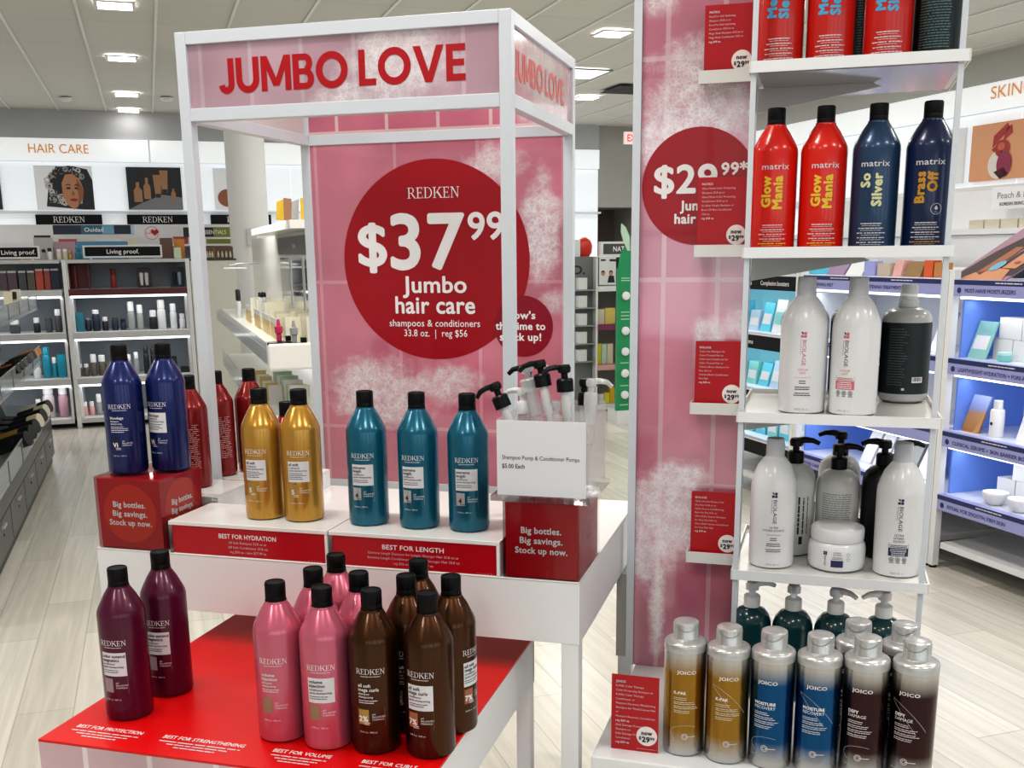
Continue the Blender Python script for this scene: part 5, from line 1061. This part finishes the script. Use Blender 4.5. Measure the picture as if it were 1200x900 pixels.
for i, (a0, a1, c1, l) in enumerate(((.03, .10, P_('sun_yellow', (.60, .40, .02)), 'yellow'), (.065, .15, P_('leaf_brown', (.32, .16, .08)), 'brown'), (.10, .21, P_('foil_silver', (.55, .55, .55), .25, .8), 'silver'), (.145, .25, P_('sun_yellow', (.60, .40, .02)), 'golden'))):
    m = MB(); m.hull8([(-.018, 0, 0), (.016, 0, 0), (-.018, .02, 0), (.016, .02, 0), (-.012, .03, .085+.02*(i % 2)), (.026, .03, .10), (-.012, .036, .085+.02*(i % 2)), (.026, .036, .10)], c1); at(tag(m.build('mask_sachet'), '%s foil sachet on top of the white counter shelf' % l, 'sachet', 'sachets on the white counter shelf'), GR, X0+.10+a0*1.0, Y0+.3, 1.6608)
k = thing('hanging_rack', 'thin steel display rack reaching out in front of the white column', 'rack', GR.w(0, 0, 0), GR.yaw); MB().tube([(.80, 8.1, 1.435), (.62, 8.05, 1.44), (.54, 8.0, 1.425)], .006, STEEL).build('arm', k); MB().box(.50, .66, 7.9, 8.0, 1.405, 1.413, pw).build('plate', k)

# ================================================================== shelving seen between frame and pillar
r = thing('shelving_bay', 'white shelving between the header frame and the pillar, far back', 'shelving', GR.w(3.955, 9.3, 0), GR.yaw); W = .50; D = .4
MB().box(0, W, D, D+.02, 0, 1.44, mat('bay_back_mid', (.35, .34, .31), .5)).build('back_panel', r); MB().box(0, .02, .0, D-.001, 0, 1.44, FX).build('upright', r); MB().box(W-.02, W, .0, D-.001, 0, 1.44, FX).build('upright', r); MB().box(.021, W-.021, .05, D-.001, 0, .05, BLACK).build('kick_plate', r)
for i, z in enumerate((.06, .44, .82, 1.18, 1.45)): MB().box(.0205 if i < 4 else 0, W-.0205 if i < 4 else W, -.01, D-.001, z-.05 if i < 4 else z-.008, z-.001, (FX, P_('berry_rail', (.20, .03, .10)), ppnk, FX, FX)[(0, 2, 1, 3, 4)[i]]).build('shelf', r)
f = front(.11, -.0105, 1.28); m = MB(); m.rect(front(.11, -.0112, 1.19), -.085, .0, .085, .255, pw); m.rect(front(.11, -.0118, 1.19), .02, .215, .085, .235, PRINTD); m.rect(front(.11, -.0118, 1.19), -.07, .22, -.02, .235, PRINTD)
q = front(.11, -.0118, 1.19)
for x, s_k in ((-.045, SKIN1), (.035, SKIN1)): m.flat(q, [(x-.035, .02), (x+.04, .02), (x+.03, .085), (x-.02, .085)], pk_ if x > 0 else pw); m.oval(q, x, .105, .018, .024, s_k, 16); m.flat(front(.11, -.0121, 1.19), [(x-.02, .10), (x-.018, .125), (x, .135), (x+.018, .125), (x+.02, .10), (x+.012, .118), (x-.012, .118)], DARKH)
m.build('poster', r)
r = thing('tower_unit', 'dark grey narrow tower with small white cartons beside the frame', 'shelving', GR.w(3.745, 9.3, 0), GR.yaw); TG2 = mat('tower_grey', (.17, .175, .175), .45)
MB().box(0, .205, .075, .40, 0, 1.45, TG2).build('carcass', r); m = MB(); m.text('D.', front(.07, .0745, 1.33), PRINTD, 0, 0, .075, .11, bold=.03); m.build('lettering', r)
for z in (1.15, .985, .82, .65, .483): MB().box(.0, .205, -.01, .0745, z-.012, z-.001, mat('tower_shelf', (.30, .31, .31), .4)).build('shelf', r)
for i, z in enumerate((1.15, .985, .82, .65, .483)): sb('box', 'white carton on the dark grey tower, %s shelf from the top' % ORD[i], 3.775, 3.862, 9.332, z, .108, pw, None, .2, 'white cartons on the dark tower', rz=0)
G = 'cartons on the shelving beside the green stand'
for a0, a1, z, h, c1, l in ((3.98, 4.07, .82, .14, pcr, 'pale carton on the second shelf'), (4.075, 4.18, .82, .15, P_('soft_yellow', (.62, .50, .14)), 'soft yellow carton on the second shelf'), (3.98, 4.042, .44, .195, pyel, 'bright yellow carton on the third shelf'), (4.05, 4.10, .44, .19, P_('pale_mint', (.50, .62, .52)), 'pale mint carton on the third shelf'), (4.105, 4.165, .44, .19, pcr, 'cream carton on the third shelf'), (4.02, 4.075, .06, .09, pw, 'low white carton on the bottom shelf'), (4.08, 4.135, .06, .10, pyel, 'low yellow carton on the bottom shelf'), (4.14, 4.19, .06, .15, P_('amber_yellow', (.60, .38, .02)), 'taller amber carton on the bottom shelf')):
    sb('box', l+' beside the green stand', a0, a1, 9.40, z, h, c1, None, .2, G)
k = thing('brand_sign', 'dark grey sign with white capitals on top of the far shelving', 'sign', GR.w(4.22, 9.31, 1.4508), GR.yaw); m = MB(); m.box(-.22, .22, 0, .05, 0, .135, FX); m.rect(front(0, -.001, 0), -.19, .02, .19, .115, mat('sign_grey', (.07, .075, .075), .4)); m.text('NATURE', front(.02, -.002, .068), PRINTW, 0, 0, .045, .22, bold=.02); m.build('face', k)
m = MB(); m.lathe([(0, 0), (.05, 0), (.075, .04), (.08, .10), (.06, .15), (.02, .175), (0, .178)], mat('red_bag', (.55, .03, .015), .35), 20, sy=.6); o = at(tag(m.build('red_pouch'), 'round red pouch standing on top of the dark grey tower', 'pouch'), GR, 3.895, 9.45, 1.4508)
m = MB(); m.box(-.055, .055, 0, .05, 0, .155, pw); at(tag(m.build('product_box'), 'white carton beside the red pouch on the dark grey tower', 'box'), GR, 3.78, 9.40, 1.4508)
g = thing('standee', 'tall green cardboard stand with leaf top and white discs', 'display stand', GR.w(3.88, 8.5, 0), GR.yaw); GN = mat('standee_green', (.015, .26, .10), .45)
m = MB(); m.box(-.065, .30, 0, .03, .12, 1.35, GN); m.flat(front(0, -.001, 0), [(-.065, 1.3495), (.30, 1.3495), (.30, 1.62), (.12, 1.62), (.0, 1.55), (-.05, 1.45)], GN); m.build('board', g)
MB().box(-.06, .30, -.02, .20, 0, .1195, FX).build('foot', g)
m = MB(); q = front(0, -.008, 0)
m.flat(q, [(-.02, 1.58), (-.045, 1.66), (-.04, 1.73), (.0, 1.70), (.04, 1.62), (.045, 1.50), (.02, 1.50)], P_('leaf_pale', (.45, .62, .48))); m.flat(front(0, -.010, 0), [(.05, 1.50), (.05, 1.62), (.09, 1.70), (.13, 1.68), (.12, 1.55), (.09, 1.48)], pcr); m.build('leaf_top', g)
for z in (1.12, .82, .64, .45, .26):
    m = MB(); m.lathe([(0, 0), (.032, 0), (.036, .004), (.036, .02), (.030, .024), (0, .024)], pwc, 24, M=Matrix.Translation((0.01, -.0012, z)) @ Matrix.Rotation(pi/2, 4, 'X')); m.build('disc', g)
for zs in ((1.27, 1.25), (.98, .95, .92), (.54,), (.34,), (.17,)):
    m = MB()
    for z in zs: m.rect(front(0, -.0015, 0), -.03, z-.004, .05, z+.004, P_('leaf_pale', (.45, .62, .48)))
    m.build('lettering', g)

# ================================================================== skin care bays on the right
A2 = 3.451
LAV = mat('lavender_back', (.13, .23, .62), .5, emit=.16, ecol=(.16, .30, .85)); TEALB = mat('teal_back', (.28, .62, .70), .5, emit=.25, ecol=(.35, .75, .85)); PALEB = mat('pale_back', (.60, .62, .66), .5, emit=.05)
LBL1 = mat('label_navy', (.012, .022, .10), .4); LBL2 = mat('label_lavender', (.30, .31, .58), .45); DECK = mat('deck_white', (.66, .69, .78), .25)
def skin_bay(label, b0, b1, backs, texts, black=False):
    r = thing('skincare_bay', label, 'shelving', GR.w(A2, b0, 0), GR.yaw); L = b1-b0; D = .5
    MB().box(.02, .44, .05, L-.05, .10, .13, FX).build('base', r)
    for y in (.0, L-.034): MB().box(-.004, .03, y, y+.034, 0.012, 1.40, FX).build('upright', r); MB().lathe([(0, 0), (.018, 0), (.018, .012), (0, .012)], BLACK, 12, M=Matrix.Translation((.013, y+.017, 0))).build('foot', r)
    m = MB(); m.box(D, D+.015, 0, L, .14, 1.40, FX); o = m.build('back_panel', r)
    for i, z in enumerate((.364, .667, 1.005, 1.358)):
        m = MB(); m.box(.031 if True else 0, D-.001, .0005, L-.0005, z-.02, z, DECK); s_ = m.build('shelf', r)
        m = MB(); y0, y1 = .036, L-.036; f = left(-.0065, y1, z)
        if black: m.box(-.006, .030, y0, y1, z-.092, z-.012, BLKSIGN); m.rect(f, 0, -.010, y1-y0, -.001, FX)
        else: m.box(-.006, .030, y0, y1, z-.072, z, LBL2); m.rect(f, 0, -.022, y1-y0, -.0008, LBL1)
        g_ = left(-.0072, y1, z)
        for (tt, u_, w_) in texts[i]: m.text(tt, g_, PRINTW if black else LBL1, u_, -.052 if black else -.047, .026 if black else .017, w_, 'l', bold=.01)
        if not black:
            for k in range(2): m.bars(g_, .25+.5*k, -.011, .16, 1, .01, .005, PRINTS, 'l', .1)
            m.oval(g_, .035, -.047, .013, .013, LBL1, 16)
        m.build('label_rail', s_)
        if z < 1.3:
            zt_ = (.667, 1.005, 1.358)[i]-.075; m = MB(); m.box(D-.02, D-.001, .036, L-.036, z+.001, zt_, backs[i]); m.box(.052, D-.0205, L-.047, L-.0365, z+.001, zt_-.013, backs[i]); m.build('shelf_back', r); MB().box(.032, .05, .04, L-.04, zt_-.012, zt_-.001, LEDS).build('light_strip', r)
            d = bpy.data.lights.new('bay_light', 'AREA'); d.shape = 'RECTANGLE'; d.size = .05; d.size_y = L*.9; d.energy = 1.0; d.color = (.92, .96, 1); o = bpy.data.objects.new('bay_light', d); C.objects.link(o); at(o, GR, A2+.09, b0+L/2, zt_-.02)
    return r
skin_bay('lavender labelled skincare bay at the right edge of the photo', 2.80, 4.012, (LAV, LAV, LAV), ([('RITUAL FOR SMOOTH, FIRM SKIN', .07, .36)], [('CLINICAL SERUMS + SKIN BARRIER BOOSTERS', .07, .52)], [('LIGHTWEIGHT HYDRATION + PORE-REFINING', .07, .48)], [('MUST-HAVE MOISTURIZERS', .07, .30)]))
skin_bay('lavender labelled skincare bay seen through the shelves', 4.016, 5.20, (LAV, PALEB, PALEB), ([('PORE CARE', .10, .14)], [('MASKS', .6, .1)], [('EXFOLIATE', .7, .14)], [('EVENING MIST', .10, .18), ('BRIGHTENING TREATMENTS', .52, .32)]))
skin_bay('black labelled skincare bay full of turquoise packs, behind the third shelf', 5.204, 6.4, (TEALB, TEALB, TEALB), ([('Anti-aging essentials', .30, .32)], [('Masks', .55, .10)], [('Peptide serums', .40, .3)], [('Lip balms', .52, .14), ('Complexion boosters', .76, .30)]), True)
def sk(nm, label, cat, b0, b1, z, h, col, a=3.56, th=.05, lean=0.0, G=None, capc=None):
    hw = (b1-b0)/2; m = MB()
    m.hull8([(0, -hw, 0), (th, -hw, 0), (0, hw, 0), (th, hw, 0), (lean, -hw, h), (lean+th, -hw, h), (lean, hw, h), (lean+th, hw, h)], col)
    o = m.build(nm); tag(o, label, cat, G); at(o, GR, a, (b0+b1)/2, z+.0008)
    if capc is not None: m = MB(); m.rect(lambda u_, v_: (lean*v_-.001, -u_, v_*h), -hw*.8, .25, hw*.8, .62, capc); m.build('print', o)
    return o
G = 'white cartons in the bay at the right edge'
WBX = P_('carton_white', (.74, .74, .75)); FRM = acrylic('frame_acrylic', (.86, .96, .96), .2)
sk('sign_frame', 'leaning mint acrylic sign on the upper shelf of the right edge bay', 'sign', 3.845, 3.953, 1.005, .165, mat('mint_print', (.26, .50, .47), .2), 3.53, .01, .06, capc=pw)
sk('sign_frame', 'leaning amber and blue acrylic sign on the middle shelf of the right edge bay', 'sign', 3.845, 3.953, .667, .165, ramp_z('amber_blue_print', [(0, (.35, .15, .03)), (.5, (.45, .25, .12)), (.65, (.30, .35, .60)), (1, (.35, .42, .7))], .15), 3.53, .01, .06)
for b0, b1, z, h, l in ((3.76, 3.872, 1.005, .095, 'lower left'), (3.655, 3.755, 1.005, .09, 'lower middle'), (3.55, 3.65, 1.005, .09, 'lower right')): sk('product_box', 'white carton in the upper shelf pile, right edge bay, '+l, 'box', b0, b1, z, h, WBX, 3.60, .09, 0, G)
for b0, b1, l in ((3.715, 3.845, 'large upper one'), (3.60, 3.71, 'upper right one')): sk('product_box', 'white carton in the upper shelf pile, right edge bay, '+l, 'box', b0, b1, 1.0965, .095, WBX, 3.60, .09, 0, G)
m = MB(); m.lathe([(0, 0), (.026, 0), (.030, .006), (.030, .028)], pmint, 20); j = m.build('cream_jar'); MB().lathe([(.031, .0282), (.031, .04), (0, .041)], P_('mint_light', (.45, .70, .66)), 20).build('lid', j); at(tag(j, 'little mint jar in front of the white cartons', 'jar'), GR, 3.545, 3.742, 1.0058)
m = MB(); m.lathe([(0, 0), (.030, 0), (.031, .004), (.031, .115), (.028, .122), (.018, .126)], WBX, 24); j = m.build('product_bottle'); MB().lathe([(.0185, .1262), (.02, .128), (.02, .162), (.0, .164)], WBX, 20).build('cap', j); m = MB(); m.oval(left(-.0315, .0, .06), 0, 0, .008, .008, PRINTD, 12); m.build('mark', j); at(tag(j, 'white bottle with one dark dot on the middle shelf at right', 'bottle'), GR, 3.55, 3.757, .6678)
sk('product_box', 'beige carton behind the white bottle on the middle shelf at right', 'box', 3.66, 3.722, .667, .14, P_('beige', (.50, .42, .33)), 3.66, .05); sk('sample_card', 'white leaning card at the right edge of the middle shelf', 'card', 3.55, 3.65, .667, .19, WBX, 3.56, .02, .06)
for b0, b1, z, h, l in ((3.712, 3.818, .364, .10, 'lower left'), (3.605, 3.705, .364, .10, 'lower right')): sk('product_box', 'white carton on the lowest shelf of the right edge bay, '+l, 'box', b0, b1, z, h, WBX, 3.64, .08, .0, G)
sk('product_box', 'white carton on the lowest shelf of the right edge bay, on top of the others', 'box', 3.62, 3.73, .4655, .08, WBX, 3.64, .08, 0, G)
for b, l in ((3.715, 'white bowl shaped jar on the lowest shelf of the right edge bay'), (3.565, 'white bowl shaped jar cut off by the right edge of the photo')):
    m = MB(); m.lathe([(0, 0), (.03, 0), (.05, .02), (.056, .045)], WBX, 28); j = m.build('bowl_jar'); MB().lathe([(.0565, .0455), (.058, .05), (.056, .058), (.02, .062), (0, .062)], WBX, 28).build('lid', j); at(tag(j, l, 'jar'), GR, 3.54, b, .3648)
m = MB(); m.tube([(3.90-3.451, .0, 0), (3.90-3.451, .03, .06), (3.90-3.451, .02, .12), (3.90-3.451, -.05, .17)], .006, P_('pale_cable', (.5, .55, .65))); at(tag(m.build('cable'), 'pale curved cable at the back of the lowest shelf at right', 'cable'), GR, A2-.02, 3.86, .3708)
# top of the bays
pp = thing('portrait_stand', 'large leaning photo stand with two faces on top of the right edge bay', 'sign', GR.w(3.50, 3.87, 1.3588), GR.yaw)
TL = Vector((.16, .0, .23)).normalized()
fa = lambda d: (lambda u_, v_: (.16*v_/.23-d, -u_-(.33*v_/.28), v_))
m = MB(); f = fa(.0); vs = [f(-.2, 0), f(.14, 0), f(.14, .25), f(-.2, .25)]; vs2 = [(x+.012, y, z_) for x, y, z_ in vs]
m.add(vs+vs2, [(0, 1, 2, 3), (7, 6, 5, 4), (0, 4, 5, 1), (1, 5, 6, 2), (2, 6, 7, 3), (3, 7, 4, 0)], mat('portrait_mauve', (.34, .22, .28), .25)); m.build('board', pp)
m = MB(); f = fa(.002); g_ = fa(.004); h_ = fa(.006)
m.flat(f, [(-.2, .0), (-.10, .0), (-.02, .14), (-.03, .19), (-.10, .20), (-.16, .12)], P_('portrait_hair', (.05, .03, .03))); m.flat(f, [(-.02, .02), (.14, .02), (.14, .22), (.06, .23), (.0, .18)], P_('portrait_hair', (.05, .03, .03)))
m.flat(g_, [(-.09, .03), (-.05, .02), (-.02, .10), (-.03, .14), (-.075, .14)], SKIN2); m.flat(g_, [(.02, .05), (.10, .05), (.11, .16), (.06, .19), (.02, .15)], SKIN1); m.flat(g_, [(-.14, .0), (.12, .0), (.08, .045), (.0, .05), (-.1, .03)], SKIN1)
for x in (.045, .085): m.oval(h_, x, .125, .010, .004, DARKH, 10)
m.oval(h_, .065, .075, .016, .006, P_('portrait_lip', (.30, .06, .07)), 12); m.oval(h_, -.02, .06, .03, .022, P_('pale_sea', (.16, .36, .50)), 16); m.build('portrait', pp)
sk('product_box', 'navy carton on top of the right edge bay behind the photo stand', 'box', 3.95, 4.00, 1.358, .09, pn, 3.78, .06)
hb_ = thing('back_gondola', 'white raised shelf run behind the skincare bays with beige cartons', 'shelving', GR.w(4.02, 2.8, 0), GR.yaw)
MB().box(0, .4, 0, 3.6, 0, 1.56, FX).build('carcass', hb_); MB().box(-.02, .4, 0, 3.6, 1.562, 1.59, FX).build('shelf', hb_); MB().box(.30, .32, 0, 3.6, 1.591, 1.80, P_('panel_pale', (.66, .66, .66))).build('back_panel', hb_)
for i, (b0, b1) in enumerate(((4.50, 4.60), (4.39, 4.49), (4.27, 4.38), (4.16, 4.26))): sk('product_box', 'beige carton on the raised shelf behind the navy bottle, %s from left' % ORD[i], 'box', b0, b1, 1.59, .045, P_('pale_beige', (.55, .51, .42)), 4.05, .06, 0, 'beige cartons on the raised shelf')
k = sk('brand_sign', 'white sign with grey script beside the navy bottle', 'sign', 4.30, 4.62, 1.69, .11, WBX, 4.20, .02); m = MB(); f = left(-.001, .13, .07); m.text('KOREAN SKINCARE', left(-.001, .0, .025), PRINTD, 0, 0, .016, .2, bold=.02); m.text('Peach & Lily', left(-.001, .0, .068), mat('script_grey', (.2, .2, .2), .5), 0, 0, .03, .24); m.build('lettering', k)
k = sk('brand_sign', 'orange red sign with white capitals at the right edge of the photo', 'sign', 3.82, 4.19, 1.695, .10, WBX, 4.15, .02); m = MB(); m.rect(left(-.001, .185, 0), .008, .010, .36, .09, mat('sign_orange_red', (.62, .07, .02), .4)); m.text('OLEHENRIKSEN', left(-.002, .160, .05), PRINTW, 0, 0, .034, .31, 'l', bold=.02); m.build('face', k)
sk('product_box', 'dark blue printed carton behind the photo stand at the right edge', 'box', 3.60, 3.815, 1.50, .15, P_('dark_slate_blue', (.05, .06, .14)), 4.051, .05).location.z = 1.5908
sk('product_box', 'lavender card panel low behind the navy bottle', 'box', 4.40, 4.52, 1.59, .035, plav, 4.14, .02)
G = 'items on top of the bay seen under the second shelf'
for i, (b0, b1, h, c1, lean, l) in enumerate(((5.02, 5.18, .07, P_('violet_photo', (.26, .18, .30)), .05, 'violet leaning leaflet'), (4.86, 5.00, .08, pw, .05, 'white leaning leaflet'), (4.752, 4.84, .075, plav, 0, 'lavender blue carton'), (4.63, 4.73, .065, P_('beige', (.50, .42, .33)), 0, 'beige carton'), (4.545, 4.61, .08, ppnk, .02, 'pink leaning carton'), (4.40, 4.52, .075, P_('ochre_dark', (.24, .14, .05)), .03, 'dark ochre leaning carton'), (4.31, 4.372, .08, P_('flame', (.58, .10, .02)), 0, 'flame red carton'), (4.23, 4.30, .07, P_('copper_box', (.45, .20, .07)), 0, 'copper carton'))):
    sk('product_box', '%s, %s from the left under the second shelf' % (l, ORD[i]), 'box', b0, b1, 1.358, h, c1, 3.60, .05, lean, G)
G = 'cards on the lower shelves seen through the display'
sk('sample_card', 'white leaning card near the black wrapped grey bottle', 'card', 4.18, 4.273, 1.005, .19, WBX, 3.58, .015, .08, G)
for i, (b0, b1, c1) in enumerate(((4.69, 4.78, WBX), (4.58, 4.67, WBX), (4.46, 4.56, WBX), (4.35, 4.44, pgr), (4.24, 4.33, WBX))): sk('sample_card', '%s leaning card behind the black pump bottles, %s from the left' % ('grey' if c1 is pgr else 'white', ORD[i]), 'card', b0, b1, .364, .19, c1, 3.60, .02, .09, G)
m = MB(); m.lathe([(0, 0), (.05, .0), (.085, .025), (.07, .06), (.03, .08), (0, .082)], mat('taupe_cloth', (.22, .19, .16), .6), 18, sy=.7); at(tag(m.build('cloth_pouch'), 'taupe pouch high on the middle shelf behind the black pump bottle', 'pouch'), GR, 3.62, 4.42, .6678)
sk('product_box', 'pink and white carton just right of the third shelf', 'box', 4.152, 4.225, .667, .14, ppnk, 3.58, .05)
m = MB(); m.lathe([(0, 0), (.018, 0), (.018, .05), (.008, .055), (.008, .085), (0, .086)], pw, 14); at(tag(m.build('product_bottle'), 'tiny white bottle on the lavender shelf between pump bottles', 'bottle'), GR, 3.56, 4.88, .3648)
G = 'turquoise packs in the black labelled bay'
rg = random.Random(5)
for i, z in enumerate((1.005, .667, .364)):
    for k in range(7):
        b0 = 5.30+.135*k; c1 = (pcyan, pmint, pw, pcyan, P_('ice_blue', (.40, .55, .68)), pcyan, pmint)[(k+i*2) % 7]
        sk('product_box', '%s pack, %s from near end, %s shelf, black labelled bay' % ({pcyan: 'cyan', pmint: 'mint', pw: 'white'}.get(c1, 'ice blue'), ORD[k], ('top', 'middle', 'lowest')[i]), 'box', b0, b0+.11, z, rg.uniform(.12, .20), c1, 3.58, .06, rg.choice((0, .02, .04)), G, capc=pw if c1 is not pw else pmint)
sk('product_box', 'low turquoise carton on top of the black labelled bay', 'box', 5.30, 5.75, 1.358, .075, pcyan, 3.62, .1)

# ================================================================== camera, world
F_, CY_, PT, RO = 1239.2, 571.18, .219, -.0107
c_, s_ = cos(PT), sin(PT); cr_, sr_ = cos(RO), sin(RO)
R0, U0, W0 = Vector((1, 0, 0)), Vector((0, s_, c_)), Vector((0, c_, -s_))
Rv = R0*cr_+U0*sr_; Uv = U0*cr_-R0*sr_
cd = bpy.data.cameras.new('camera'); cam = bpy.data.objects.new('camera', cd); C.objects.link(cam)
M = Matrix((Rv, Uv, -W0)).transposed().to_4x4(); M.translation = Vector((0, 0, 1.5)); cam.matrix_world = M
cd.sensor_fit = 'HORIZONTAL'; cd.sensor_width = 36; cd.lens = F_/1200*36; cd.shift_y = (CY_-450)/1200; cd.clip_start = .05; cd.clip_end = 60
sc = bpy.context.scene; sc.camera = cam
wd = bpy.data.worlds.new('world'); sc.world = wd; wd.use_nodes = True; wd.node_tree.nodes['Background'].inputs[0].default_value = (.9, .95, 1, 1); wd.node_tree.nodes['Background'].inputs[1].default_value = .25
sc.view_settings.view_transform = 'Standard'; sc.view_settings.look = 'Medium High Contrast'; sc.view_settings.exposure = -0.05; sc.view_settings.gamma = 1.0
cy = sc.cycles; cy.use_denoising = True; cy.max_bounces = 7; cy.diffuse_bounces = 3; cy.glossy_bounces = 3; cy.transparent_max_bounces = 16; cy.transmission_bounces = 4; cy.caustics_reflective = False; cy.caustics_refractive = False; cy.sample_clamp_indirect = 4.0
